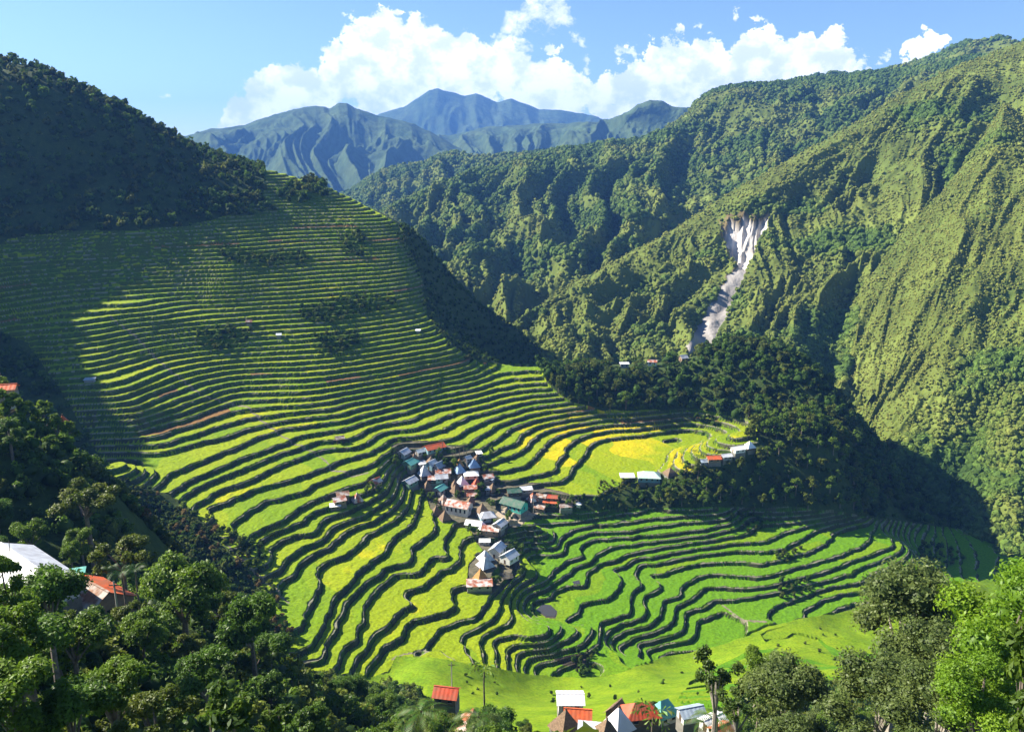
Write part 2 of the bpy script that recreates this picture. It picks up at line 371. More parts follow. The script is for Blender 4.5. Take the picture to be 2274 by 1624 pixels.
def rbf_fit(P, lam=1e-4):
    lam = np.where(np.exp(P[:, 1]) > 440, 2.5e-3, np.where(np.exp(P[:, 1]) > 380, 4e-4, 1e-4))*lam/1e-4
    X = P[:, :2]; n = len(X)
    d2 = ((X[:, None, :]-X[None])**2).sum(-1)
    A = .5*d2*np.log(d2+1e-20) + np.diag(lam)
    Q = np.hstack([np.ones((n, 1)), X]); M = np.zeros((n+3, n+3)); M[:n, :n] = A; M[:n, n:] = Q; M[n:, :n] = Q.T
    b = np.zeros(n+3); b[:n] = P[:, 2]
    return X, np.linalg.solve(M, b)
def rbf_eval(fit, th, lr):
    X, w = fit; sh = th.shape; th = th.ravel(); lr = lr.ravel(); out = np.empty(len(th))
    for s in range(0, len(th), 20000):
        a = th[s:s+20000]; b = lr[s:s+20000]
        d2 = (a[:, None]-X[None, :, 0])**2+(b[:, None]-X[None, :, 1])**2
        out[s:s+20000] = (.5*d2*np.log(d2+1e-20))@w[:-3] + w[-3]+w[-2]*a+w[-1]*b
    return out.reshape(sh)
PT = np.array(PT)
FIT = rbf_fit(PT)
# coarse table, bicubic upsampled
TH0, TH1, LR0, LR1 = math.radians(-82), math.radians(50), math.log(9.0), math.log(1150.0)
NT, NL = 460, 640
_th = np.linspace(TH0, TH1, NT); _lr = np.linspace(LR0, LR1, NL)
TAB = rbf_eval(FIT, *np.meshgrid(_th, _lr, indexing='xy'))      # [NL, NT]
def cubic_w(f):
    return np.stack([-.5*f+f*f-.5*f**3, 1-2.5*f*f+1.5*f**3, .5*f+2*f*f-1.5*f**3, -.5*f*f+.5*f**3])
def t_at(th, lr):
    a = np.clip((th-TH0)/(TH1-TH0)*(NT-1), 1, NT-2.001); b = np.clip((lr-LR0)/(LR1-LR0)*(NL-1), 1, NL-2.001)
    i = np.floor(a).astype(int); j = np.floor(b).astype(int); wa = cubic_w(a-i); wb = cubic_w(b-j)
    o = 0
    for p in range(4):
        for q in range(4):
            o = o + wb[p]*wa[q]*TAB[np.clip(j-1+p, 0, NL-1), np.clip(i-1+q, 0, NT-1)]
    return o
def base_z(x, y):
    r = np.hypot(x, y); return r*t_at(np.arctan2(x, y), np.log(np.maximum(r, 9)))

VPOLY_ = [(868,985),(905,972),(960,980),(1010,985),(1068,998),(1078,1035),(1112,1068),(1170,1066),(1252,1092),(1296,1113),(1250,1132),(1190,1140),(1145,1168),(1118,1190),(1150,1225),(1155,1262),(1130,1296),(1100,1320),(1036,1304),(1040,1250),(1072,1222),(1040,1168),(990,1150),(955,1128),(945,1090),(880,1062)]
YPOLY_ = [(1096,1138),(1118,1124),(1150,1130),(1200,1133),(1192,1142),(1165,1152),(1143,1166)]
TPOLY = [(580,366),(650,386),(740,416),(800,450),(885,502),(905,550),(935,620),(950,700),(1010,770),(1070,808),(1200,808),(1210,850),
 (1260,890),(1340,915),(1540,905),(1680,940),(1680,985),(1600,1030),(1480,1060),(1400,1068),(1330,1104),(1250,1108),(1290,1130),(1430,1127),(1750,1127),
 (1880,1138),(1990,1155),(2130,1172),(2300,1205),(2300,1260),(2180,1290),(2000,1330),(1850,1360),(1700,1385),(1600,1430),(1450,1465),(1380,1490),
 (1300,1505),(1180,1500),(1000,1468),(880,1455),(860,1490),(800,1500),(690,1485),(640,1450),(620,1400),(600,1330),(520,1235),(440,1145),
 (380,1095),(250,1065),(200,980),(120,850),(60,760),(-60,720),(-60,560),(60,522),(200,512),(330,510),(480,490),(570,450),(590,420)]

def terrain_fields(x, y, dr=None):
    r = np.hypot(x, y); th = np.arctan2(x, y)
    z = r*t_at(th, np.log(np.maximum(r, 9)))
    return r, th, z

# polar grid, fine inside the view
th_f = np.linspace(math.radians(-34.5), math.radians(34.5), 1560)
th_l = np.linspace(math.radians(-80), math.radians(-34.5), 190)[:-1]
th_r = np.linspace(math.radians(34.5), math.radians(48), 60)[1:]
THS = np.concatenate([th_l, th_f, th_r])
rs = [10.0]
while rs[-1] < 1100:
    r_ = rs[-1]
    rs.append(r_ + (max(.5, r_*.012) if r_ < 190 else (.42 if r_ < 330 else (r_*.00118 if r_ < 800 else r_*.012))))
RS = np.array(rs)
RR, TT = np.meshgrid(RS, THS, indexing='ij')
XX = RR*np.sin(TT); YY = RR*np.cos(TT)
ZB = RR*t_at(TT, np.log(RR))
ZB = np.where((RR > 800) & (TT > -.30), np.minimum(ZB, -150-(RR-800)*.5), ZB)
UU, VV = proj(XX, YY, ZB)
jit = 6*fbm(XX/9, YY/9, 5, 2)
MASK = inpoly(UU+jit, VV+jit*.5, TPOLY) & (RR > 225) & (RR < 800)
ZB = ZB + np.where(RR > 30, 1, 0)*(~MASK)*(.8*fbm(XX/12, YY/12, 9, 3)+2.0*fbm(XX/45, YY/45, 19, 3)*sm(40, 120, RR))
NN = Ninv(ZB)
upper = sm(980, 800, VV)                           # upper slope breaks into short runs
def grad(A):
    dr = np.gradient(RS)[:, None]
    ga = np.gradient(A, axis=0)/dr
    gt = np.gradient(A, axis=1)/(np.gradient(THS)[None, :]*RR)
    return np.hypot(ga, gt)
G00 = grad(NN)
wig = .55*fbm(XX/22, YY/22, 31, 3) + .25*fbm(XX/7, YY/7, 37, 2)
NN = NN + wig*(.35+.3*upper)
band = np.floor(NN/2.6 + .5*vnoise(XX/60, YY/60, 3)); bandi = band.astype(np.int64)
Lc = 34.0
cell = np.floor((XX*.9+YY*.35)/Lc + _hash(bandi, bandi*0, 5)*7 + .25*vnoise(XX/18, YY/18, 8)).astype(np.int64)
hc = _hash(bandi, cell, 11)
NN = NN + (hc-.5)*np.clip(upper*.20+.12, 0, .5)*sm(.12, .3, G00)+(.055*vnoise(XX/2.1, YY/2.1, 61)+.07*vnoise(XX/4.7, YY/4.7, 62))*sm(.02, .15, G00)
G0 = grad(Ninv(RR*t_at(TT, np.log(RR)))+wig*(.35+.3*upper)); G0 = np.clip(G0, .02, 1.2)
cellw = np.where(RR < 330, .6, RR*.00118*1.5)
ww = np.clip(np.maximum(.62, cellw)*G0, .03, .5)
ww = np.clip(ww*(1+.55*fbm(XX/11, YY/11, 63, 2)), .03, .5)
rimw = np.clip(np.maximum(.38, cellw*.7)*G0, .015, .3)*(1-.65*upper)*(1+.7*vnoise(XX/7, YY/7, 64))
KN = np.floor(NN); FF = NN-KN
ramp = sm(0, 1, (FF-(1-ww))/ww)
ZT = Zn(KN) + (Zn(KN+1)-Zn(KN))*ramp
NORICE = (inpoly(UU, VV, VPOLY_)|inpoly(UU, VV, YPOLY_)) & (RR < 470)
rice = sm(0, 1, (FF-rimw)/(.4*rimw+1e-4))*(1-sm(0, 1, (FF-(1-ww*1.25))/(ww*.25)))
ZT = ZT + (rice*~NORICE)*(.45+.25*upper+.18*fbm(XX/1.7, YY/1.7, 41, 2))
G2P = [(1560,1480),(1700,1395),(1850,1368),(2000,1338),(2180,1300),(2300,1270),(2300,1640),(1650,1640),(1500,1560)]
MASK2 = inpoly(UU+jit, VV, G2P) & (RR > 170) & (RR < 330) & ~MASK
N2 = (ZB+172+2.2*fbm(XX/25, YY/25, 88, 2))/2.4; K2 = np.floor(N2); F2_ = N2-K2; w2 = np.clip(.6*grad(N2), .03, .5)
Z2 = ZB*.2+.8*((K2+sm(0, 1, (F2_-(1-w2))/w2))*2.4-172)
hold2 = _hash(K2.astype(np.int64), np.floor(XX/26).astype(np.int64), 4)
ZB = np.where(MASK2 & (hold2 > .35), Z2, ZB)
ZZ = np.where(MASK, ZT, ZB)
del ZT
V3 = np.stack([XX, YY, ZZ], -1).reshape(-1, 3)
F4 = gridfaces(len(RS), len(THS))[:, ::-1]
# face attributes
def f_(A): return A[:-1, :-1].ravel()
fm = f_(MASK); fF = f_(FF); fw = f_(ww); fr = f_(rimw); fk = f_(KN).astype(np.int64); fc = f_(cell); fx = f_(XX); fy = f_(YY); fu = f_(UU); fv = f_(VV); frr = f_(RR)
drop = np.abs(ZZ[:-1, :-1]-ZZ[1:, :-1]).ravel()
wall = fm & ((fF > 1-fw*1.05))
rim = fm & (fF < fr*1.1) & ~wall
h1 = _hash(fk, fc, 71); h2 = _hash(fk, np.floor((fx*.8+fy*.5)/19+_hash(fk, fk*0, 3)*5).astype(np.int64), 72)
green = sm(1130, 1230, fu)*sm(1100, 1130, fv)*sm(1600, 1450, fv)
yel = np.exp(-(((fu-1330)/190)**2+((fv-985)/75)**2))
mixy = np.clip(h1*.55+h2*.3 + .62*yel*(h2 > .35) - .55*green + .12*fbm(fx/6, fy/6, 77, 2), 0, 1)[:, None]
cA = np.array([.125, .215, .003]); cB = np.array([.25, .29, .003]); cY = np.array([.44, .36, .004]); cG = np.array([.080, .20, .004])
colr = cA*(1-mixy)+cB*mixy
colr = np.where(mixy > .8, cB+(cY-cB)*np.clip((mixy-.8)/.2, 0, 1), colr)
gm = (green*.8*(h1 > .15))[:, None]; colr = colr*(1-gm)+cG*gm*1.0
fb = _hash(fk, np.floor(fc*.5).astype(np.int64), 99)
colr = np.where(((fb > .965) & (upper[:-1, :-1].ravel() > .02) & (h2 > .5))[:, None], np.array([.20, .11, .035]), colr)
nz = (.5+.5*fbm(fx/2.2, fy/2.2, 55, 3))[:, None]
VPOLY = [(868,985),(905,972),(960,980),(1010,985),(1068,998),(1078,1035),(1112,1068),(1170,1066),(1252,1092),(1296,1113),(1250,1132),(1190,1140),(1145,1168),(1118,1190),(1150,1225),(1155,1262),(1130,1296),(1100,1320),(1036,1304),(1040,1250),(1072,1222),(1040,1168),(990,1150),(955,1128),(945,1090),(880,1062)]
YPOLY = [(1096,1138),(1118,1124),(1150,1130),(1200,1133),(1192,1142),(1165,1152),(1143,1166)]
PONDS = [[(1190,1352),(1205,1340),(1222,1342),(1237,1356),(1232,1368),(1212,1367)],[(1108,1276),(1122,1268),(1138,1272),(1140,1282),(1118,1286)],[(1270,1290),(1285,1287),(1288,1295),(1275,1297)],[(1228,1462),(1262,1452),(1300,1450),(1310,1462),(1290,1480),(1250,1476)]]
inv = inpoly(fu, fv, VPOLY) & (frr > 250) & (frr < 470); iny = inpoly(fu, fv, YPOLY) & (frr > 250) & (frr < 470)
inpond = np.zeros(len(fu), bool)
for q_ in PONDS: inpond |= inpoly(fu, fv, q_)
inpond &= (frr > 240) & (frr < 420)
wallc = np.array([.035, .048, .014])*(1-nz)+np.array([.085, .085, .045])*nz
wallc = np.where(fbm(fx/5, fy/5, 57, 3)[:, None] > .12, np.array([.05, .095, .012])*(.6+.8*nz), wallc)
up_ = f_(upper)[:, None]; wallc = wallc*(1-.6*up_)+np.array([.085, .135, .014])*.6*up_  # upper walls greener, their colour raised to offset the shade there
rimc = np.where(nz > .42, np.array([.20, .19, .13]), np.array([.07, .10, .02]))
ground = np.array([.022, .045, .010])*(1-nz)+np.array([.06, .085, .016])*nz
grass = np.array([.11, .20, .004])*(1-nz)+np.array([.17, .25, .006])*nz
GP = [(640,1500),(860,1495),(880,1455),(1000,1468),(1180,1500),(1300,1505),(1450,1465),(1600,1430),(1700,1385),(1850,1360),(2000,1330),(2180,1290),(2300,1255),(2300,1640),(900,1640)]
gl = (.5+.5*fbm(fx/11, fy/11, 95, 4))[:, None]; grass = grass*(.72+.5*gl)*np.array([1.12, 1, 1])**(gl*3-1.5)
fg = inpoly(fu+14*fbm(fx/14, fy/14, 66, 2), fv, GP) & (frr > 165)
colf = np.where(fg[:, None], grass, ground)
wall2 = f_(MASK2) & (f_(F2_) > 1-f_(w2)) & (f_(hold2) > .35)
colf = np.where((f_(MASK2) & (_hash(f_(K2).astype(np.int64), np.floor(fx/21).astype(np.int64), 6) > .6))[:, None], colf*np.array([.55, .85, .9]), colf)
colf = np.where(wall2[:, None], np.array([.05, .07, .02]), colf)
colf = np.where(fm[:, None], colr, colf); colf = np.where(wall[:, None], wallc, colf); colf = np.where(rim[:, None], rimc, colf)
dirt = np.array([.05, .055, .028])*(1-nz)+np.array([.17, .145, .10])*nz
colf = np.where((inv & ~wall)[:, None], dirt, colf); colf = np.where(iny[:, None], np.array([.36, .29, .20]), colf)
colf = np.where(inpond[:, None], np.array([.07, .055, .04]), colf)
BUSHY = [[(470,545),(520,550),(600,560),(680,560),(700,585),(640,590),(560,590),(500,580)],[(660,690),(720,665),(800,650),(870,660),(880,680),(800,700),(740,720),(680,715)],[(700,745),(790,735),(800,765),(730,790),(700,780)],[(750,525),(800,515),(815,545),(800,570),(760,565)],[(430,740),(500,725),(560,735),(540,765),(470,780),(435,765)],[(640,410),(720,400),(725,440),(680,460),(620,440)]]
for q_ in BUSHY: 
    ib = inpoly(fu+10*fbm(fx/9, fy/9, 68, 2), fv, q_) & (frr > 380); colf = np.where(ib[:, None], grass*.55, colf)
def pdist(pl):
    d = np.full(len(fu), 1e9)
    for (x1, y1), (x2, y2) in zip(pl[:-1], pl[1:]):
        t_ = np.clip(((fu-x1)*(x2-x1)+(fv-y1)*(y2-y1))/((x2-x1)**2+(y2-y1)**2), 0, 1); d = np.minimum(d, np.hypot(fu-x1-t_*(x2-x1), fv-y1-t_*(y2-y1)))
    return d
for pl in ([(244,700),(300,748),(350,800),(388,830),(415,850),(450,880),(500,892),(545,900),(590,940),(640,975),(680,995),(712,1012),(735,1040),(780,1052),(815,1046)], [(1275,1105),(1400,1106),(1440,1100)], [(880,1455),(870,1462),(895,1452),(925,1450)], [(640,1330),(560,1265),(500,1205)], [(1603,1338),(1625,1360),(1650,1378),(1700,1382)]):
    dp = pdist(pl)+1.2*fbm(fx/4, fy/4, 58, 2)
    colf = np.where(((dp < 2.0) & fm)[:, None], np.array([.20, .175, .12])*(.5+nz*.8), colf)
terrain = new_mesh("hillside_terraces", V3, F4, [M_TERR], fcol=colf, smooth=False)
tag(terrain, kind="structure")
ZGRID = ZZ
def ground_z(x, y):
    """height of the built terrain (bilinear)"""
    r = math.hypot(x, y); t = math.atan2(x, y)
    j = int(np.clip(np.searchsorted(RS, r)-1, 0, len(RS)-2)); i = int(np.clip(np.searchsorted(THS, t)-1, 0, len(THS)-2))
    a = (r-RS[j])/(RS[j+1]-RS[j]); b = (t-THS[i])/(THS[i+1]-THS[i])
    return float(ZGRID[j, i]*(1-a)*(1-b)+ZGRID[j+1, i]*a*(1-b)+ZGRID[j, i+1]*(1-a)*b+ZGRID[j+1, i+1]*a*b)
def hit(u, v, rmin=60, rmax=1000):
    """first point of the terrain met by the view ray through a photo point"""
    dx, dy, t = ray(u, v); dx = float(dx); dy = float(dy); t = float(t)
    rr = np.arange(rmin, rmax, 1.0); th = math.atan2(dx, dy)
    i = int(np.clip(np.searchsorted(THS, th)-1, 0, len(THS)-2))
    zz = np.interp(rr, RS, ZGRID[:, i])
    k = np.nonzero(zz >= rr*t)[0]
    if len(k) == 0: return None
    r = rr[k[0]]; return Vector((dx*r, dy*r, float(zz[k[0]])))

# ------------------------------------------------------------------ mountains as lofted hillsides
def curve_at(pts, us, k=1):
    p = np.array(pts, float)
    return np.interp(us, p[:, 0], p[:, k])
def loft(rows, u0, u1, nu, ns, hump=0.0):
    """rows: crest ... foot, each [(u,v,r)]. returns X,Y,Z,S,U arrays [ns,nu]"""
    us = np.linspace(u0, u1, nu); T = []; L = []
    for q in rows:
        v = curve_at(q, us, 1); r = curve_at(q, us, 2); T.append(ray(us, v)[2]); L.append(np.log(r))
    T = np.array(T); L = np.array(L); m = len(rows)
    ss = np.linspace(0, m-1, ns); i = np.clip(np.floor(ss).astype(int), 0, m-2); f = (ss-i)[:, None]
    def cr(A):
        a0 = A[np.clip(i-1, 0, m-1)]; a1 = A[i]; a2 = A[i+1]; a3 = A[np.clip(i+2, 0, m-1)]
        w = cubic_w(f); c = w[0]*a0+w[1]*a1+w[2]*a2+w[3]*a3
        return .5*c+.5*(a1*(1-f)+a2*f)
    t = cr(T); r = np.exp(cr(L)); dx, dy, _ = ray(us, us*0+500)
    return dx[None]*r, dy[None]*r, t*r, np.repeat(ss[:, None], nu, 1), np.repeat(us[None], ns, 0)
ICO = None
def ico(sub):
    import bmesh
    bm = bmesh.new(); bmesh.ops.create_icosphere(bm, subdivisions=sub, radius=1.0)
    V = np.array([v.co[:] for v in bm.verts]); F = np.array([[v.index for v in f.verts] for f in bm.faces]); bm.free(); return V, F
ICO1 = ico(2)
def blob_variants(n, seed):
    V, F = ICO1; out = []
    for k in range(n):
        o = 1+.30*vnoise(V[:, 0]*2.1+k*7, V[:, 1]*2.1+V[:, 2]*1.7, seed+k)+.16*vnoise(V[:, 0]*5+k, V[:, 2]*5+V[:, 1]*4, seed+50+k)
        W = V*o[:, None]; W[:, 2] = np.where(W[:, 2] < 0, W[:, 2]*.6, W[:, 2]); out.append(W)
    return out, F
def canopy(name, P, R, TINT, seed=1, mats=None, tall=.95, nt_=18):
    vs, F = blob_variants(7, seed); n = len(P); rg = np.random.default_rng(seed)
    a = rg.uniform(0, 6.283, n); kv = rg.integers(0, 7, n); hs = rg.uniform(.8, 1.25, n)*tall
    vv = np.stack(vs)[kv]; ca = np.cos(a)[:, None]; sa = np.sin(a)[:, None]
    R8 = R*.86; X = (vv[:, :, 0]*ca-vv[:, :, 1]*sa)*R8[:, None]+P[:, 0:1]; Y = (vv[:, :, 0]*sa+vv[:, :, 1]*ca)*R8[:, None]+P[:, 1:2]
    Z = vv[:, :, 2]*(R*hs*.86)[:, None]+P[:, 2:3]+(R*.35)[:, None]
    V = np.stack([X, Y, Z], -1).reshape(-1, 3)
    FF_ = (F[None]+(np.arange(n)*vs[0].shape[0])[:, None, None]).reshape(-1, 3)
    fc_ = np.repeat(TINT, len(F), 0)*(1+.25*(rg.random(len(FF_))[:, None]-.5))
    # tufts of foliage standing off every crown
    k = nt_; m = n*k; d = rg.normal(size=(m, 3)); d /= np.linalg.norm(d, axis=1)[:, None]; d[:, 2] = np.abs(d[:, 2])*.95-.12
    Rr = np.repeat(R, k)[:, None]; c = np.repeat(P, k, 0)+d*Rr*rg.uniform(.72, 1.02, (m, 1))*np.array([1, 1, tall])+np.array([0, 0, .35])*Rr
    nn = d+rg.normal(size=(m, 3))*.6; nn /= np.linalg.norm(nn, axis=1)[:, None]
    a_ = np.cross(nn, rg.normal(size=(m, 3))); a_ /= np.linalg.norm(a_, axis=1)[:, None]; b_ = np.cross(nn, a_); sz = Rr*rg.uniform(.20, .42, (m, 1))
    o = len(V); q = np.stack([c-a_*sz, c+b_*sz*.8, c+a_*sz], 1).reshape(-1, 3)
    V = np.vstack([V, q]); FF_ = np.vstack([FF_, np.arange(m*3).reshape(-1, 3)+o])
    fc_ = np.vstack([fc_, np.repeat(TINT, k, 0)*rg.uniform(.65, 1.5, (m, 1))])
    return new_mesh(name, V, FF_, mats or [M_CANOPY], fcol=fc_, smooth=False)
def scatter(X, Y, Z, n, rg, wt=None):
    """n random points on a grid surface, weighted by area (and wt)"""
    a = np.stack([X[1:, :-1]-X[:-1, :-1], Y[1:, :-1]-Y[:-1, :-1], Z[1:, :-1]-Z[:-1, :-1]], -1)
    b = np.stack([X[:-1, 1:]-X[:-1, :-1], Y[:-1, 1:]-Y[:-1, :-1], Z[:-1, 1:]-Z[:-1, :-1]], -1)
    A = np.linalg.norm(np.cross(a, b), axis=-1)
    if wt is not None: A = A*wt[:-1, :-1]
    c = np.cumsum(A.ravel()); k = np.searchsorted(c, rg.random(n)*c[-1]); j, i = np.unravel_index(np.clip(k, 0, A.size-1), A.shape)
    p, q = rg.random((2, n))
    f = lambda G: G[j, i]*(1-p)*(1-q)+G[j+1, i]*p*(1-q)+G[j, i+1]*(1-p)*q+G[j+1, i+1]*p*q
    return f(X), f(Y), f(Z), j, i
FAR = []
def hillside(name, rows, u0, u1, nu, ns, seed, spur=(60, .0), bump=0, ground_tint=None, back=1.35, amp_crest=.25, wrap=None, scar=None):
    rows = [[(u, v+90, r*back) for u, v, r in rows[0]]] + [rows[0]] + rows[1:]
    X, Y, Z, S, U = loft(rows, u0, u1, nu, ns)
    m = len(rows)-1; s = (S-1)
    lat = U*.9
    wv, am = spur
    q = fbm(U/wv*.35+S*.8, S*.9-U/wv*.2, seed+3, 2)
    g = ridged(U/wv+.9*q+S*.35, S*.8+q, seed, 4)
    env = np.where(s < 0, amp_crest, amp_crest+(1-amp_crest)*sm(0, .8, s))
    Z = Z+am*g*env
    if bump: Z = Z+bump*fbm(X/(bump*6)+Z/(bump*8), Y/(bump*6)-Z/(bump*10), seed+9, 5)*np.where(s < 0, .4, .4+.6*sm(0, .4, s))
    if scar:
        pu, pv_ = proj(X, Y, Z)
        ch = inpoly(pu, pv_, [(1500,590),(1680,590),(1660,640),(1600,790),(1500,790)]) & (s > 0)
        Zs = Z.copy()
        for _ in range(60): Zs[1:-1, 1:-1] = .25*(Zs[2:, 1:-1]+Zs[:-2, 1:-1]+Zs[1:-1, 2:]+Zs[1:-1, :-2])
        Z = np.where(ch, Zs, Z); je = 5*fbm(pu/12, pv_/12, 77, 3)
        ms = inpoly(pu+je, pv_+je*.6, scar) & (s > 0); mr = inpoly(pu+je*1.6-8, pv_+je+4, [(a-(14 if b < 600 else 3), b-8) for a, b in scar]) & (s > 0) & (pv_ < 640)
        Z = Z-ms*(4+5*np.abs(fbm(X/16, Z/22, 78, 4))+14*np.exp(-((pu-1632)/26)**2-((pv_-530)/45)**2))*np.where(pv_ < 600, 1, .1)
    V = np.stack([X, Y, Z], -1).reshape(-1, 3)
    nz = .5+.5*fbm(X/90, Y/90+Z/60, seed+20, 4); nz2 = np.clip(.5+g*.5, 0, 1)
    if ground_tint is None: ground_tint = ((.05, .085, .018), (.14, .165, .035))
    a = np.array(ground_tint[0]); b = np.array(ground_tint[1]); mix = np.clip(nz*.7+nz2*.5-.1, 0, 1)[..., None]
    C = a*(1-mix)+b*mix
    if scar:
        rn = (.5+.5*fbm(X/5, Z/7, 79, 4))[..., None]
        C = np.where(mr[..., None], np.array([.12, .095, .045])*(.6+rn), C)
        C = np.where(ms[..., None], np.array([.20, .185, .17])+rn*np.array([.42, .39, .36])*np.where(pv_ < 600, 1, .38)[..., None], C)
    ob = new_mesh(name, V, gridfaces(ns, nu), [M_WOOD], fcol=C.reshape(-1, 3), smooth=True)
    tag(ob, kind="structure")
    return ob, X, Y, Z, s, U, g

# far blue ranges
F1 = hillside("mountain", [[(380,330,7600),(700,300,7500),(850,256,7400),(905,238,7400),(935,215,7300),(958,201,7300),(978,195,7300),(1005,205,7300),(1035,214,7300),(1060,210,7300),(1085,222,7300),(1105,232,7300),(1135,221,7300),(1160,230,7300),(1195,247,7300),(1245,243,7200),(1290,251,7200),(1340,267,7100),(1420,300,7000),(1700,330,7000)],
    [(380,380,6400),(1700,380,6200)], [(380,470,5200),(1700,470,5000)]], 380, 1700, 420, 150, 11, spur=(75, 170), bump=14, amp_crest=.10, ground_tint=((.022,.05,.022),(.075,.105,.04)))
F2 = hillside("mountain", [[(300,330,4700),(480,291,4600),(520,283,4600),(560,279,4600),(590,265,4600),(635,253,4600),(680,241,4600),(715,235,4600),(745,243,4600),(765,231,4550),(783,230,4550),(800,241,4550),(850,256,4500),(900,266,4400),(960,292,4300),(1010,322,4200),(1060,350,4100),(1150,370,4000)],
    [(300,370,3900),(700,345,3900),(1150,410,3600)], [(300,470,3100),(1150,520,2900)]], 300, 1150, 420, 200, 23, spur=(85, 95), bump=12, amp_crest=.10, ground_tint=((.022,.05,.022),(.075,.105,.04)))
F3 = hillside("mountain", [[(780,350,5600),(900,305,5400),(1000,300,5200),(1100,281,5000),(1180,278,4900),(1260,276,4700),(1330,272,4400),(1380,251,3900),(1405,235,3850),(1432,224,3800),(1455,225,3800),(1480,236,3800),(1520,240,3800),(1600,260,3800),(1800,280,3800)],
    [(780,380,4400),(1300,320,3900),(1800,320,3300)], [(780,470,3300),(1800,420,2800)]], 780, 1800, 420, 170, 37, spur=(60, 80), bump=9, amp_crest=.12, ground_tint=((.022,.05,.022),(.075,.105,.04)))
F4m = hillside("mountain", [[(1700,200,2600),(1760,178,2600),(1785,168,2600),(1800,174,2600),(1822,162,2600),(1845,170,2600),(1870,163,2600),(1915,163,2550),(1960,149,2500),(2010,136,2450),(2040,122,2400),(2080,100,2350),(2120,93,2300),(2170,88,2250),(2205,98,2200),(2235,88,2200),(2273,82,2200),(2420,60,2200)],
    [(1700,230,2200),(2420,160,1800)], [(1700,330,1900),(2420,330,1500)]], 1700, 2420, 330, 110, 41, spur=(60, 40), bump=6, amp_crest=.1)
# middle range
B2 = hillside("mountain", [[(700,450,2300),(785,424,2300),(820,398,2250),(855,380,2250),(900,366,2200),(950,362,2200),(975,348,2200),(998,337,2200),(1015,337,2200),(1040,345,2150),(1090,344,2100),(1160,339,2100),(1260,335,2100)],
    [(700,480,2000),(900,420,1950),(1260,390,1800)], [(700,560,1700),(1260,480,1550)]], 700, 1260, 300, 130, 53, spur=(50, 40), bump=5, amp_crest=.1)
B1 = hillside("mountain", [[(760,520,1450),(830,480,1450),(865,460,1450),(905,440,1480),(960,420,1500),(1050,383,1550),(1120,362,1600),(1200,344,1650),(1300,322,1700),(1350,313,1720),(1420,306,1750),(1470,288,1800),(1510,258,1850),(1530,228,1880),(1562,204,1900),(1600,192,1900),(1640,185,1920),(1700,180,1950),(1760,178,1950),(1830,172,1950),(1880,164,1950),(1930,162,1950),(2020,150,1900),(2100,130,1850),(2300,120,1800)],
    [(760,560,1250),(900,500,1280),(1100,440,1320),(1400,390,1450),(1600,300,1600),(2300,240,1500)],
    [(760,640,1050),(900,580,1080),(1100,540,1120),(1400,480,1180),(1700,420,1300),(2300,420,1200)],
    [(760,760,820),(1000,690,880),(1200,690,900),(1400,640,950),(2300,640,950)],
    [(760,900,760),(1200,800,780),(2300,800,800)]], 760, 2300, 620, 300, 61, spur=(85, 46), bump=6, amp_crest=.12)
# landslide spur
SLIDE = [(1610,505),(1622,484),(1640,492),(1652,474),(1670,490),(1690,488),(1714,458),(1702,510),(1682,545),(1668,575),(1655,598),(1652,618),(1622,680),(1578,775),(1520,775),(1562,700),(1618,610),(1640,592),(1618,570),(1608,535),(1600,500)]
CR = [(1120,735,800),(1185,705,800),(1215,672,810),(1300,617,840),(1400,563,880),(1500,512,930),(1560,470,965),(1600,442,990),(1650,412,1010),(1750,352,1080),(1850,290,1140),(1950,224,1200),(2050,166,1260),(2110,138,1300),(2160,112,1330),(2230,96,1360),(2273,90,1380),(2420,60,1400)]
C_ = hillside("mountain", [CR,
    [(1120,770,760),(1300,690,790),(1450,640,820),(1620,580,850),(1750,500,940),(1900,430,1010),(2100,300,1080),(2420,260,1150)],
    [(1120,800,700),(1300,770,710),(1450,745,730),(1600,690,760),(1750,640,820),(1900,560,870),(2100,450,930),(2420,450,1000)],
    [(1120,850,640),(1500,840,640),(1650,800,670),(1800,780,710),(1900,750,740),(2100,650,800),(2420,650,850)],
    [(1120,930,620),(1500,930,600),(1900,930,620),(2420,930,650)]], 1120, 2420, 900, 460, 73, spur=(95, 26), bump=4, amp_crest=.15, scar=SLIDE)
# near right spur
D_ = hillside("mountain", [[(1880,1000,640),(1912,900,660),(1905,850,680),(1928,740,720),(1930,640,770),(1960,590,800),(2015,505,850),(2080,425,900),(2140,335,960),(2190,228,1020),(2240,268,1010),(2273,298,1000),(2330,340,980),(2500,380,950)],
    [(1880,1020,620),(1940,900,640),(2000,760,690),(2080,620,740),(2180,450,820),(2280,420,860),(2500,480,800)],
    [(1880,1060,600),(1980,960,600),(2080,840,640),(2180,700,690),(2300,620,740),(2500,640,700)],
    [(1880,1130,560),(1990,1060,560),(2080,1010,570),(2180,930,600),(2300,850,640),(2500,830,640)],
    [(1880,1230,530),(1990,1210,520),(2080,1180,520),(2180,1170,520),(2300,1150,525),(2500,1120,540)],
    [(1880,1300,500),(2500,1280,480)]], 1880, 2500, 380, 360, 83, spur=(110, 12), bump=4, amp_crest=.2, back=1.12)

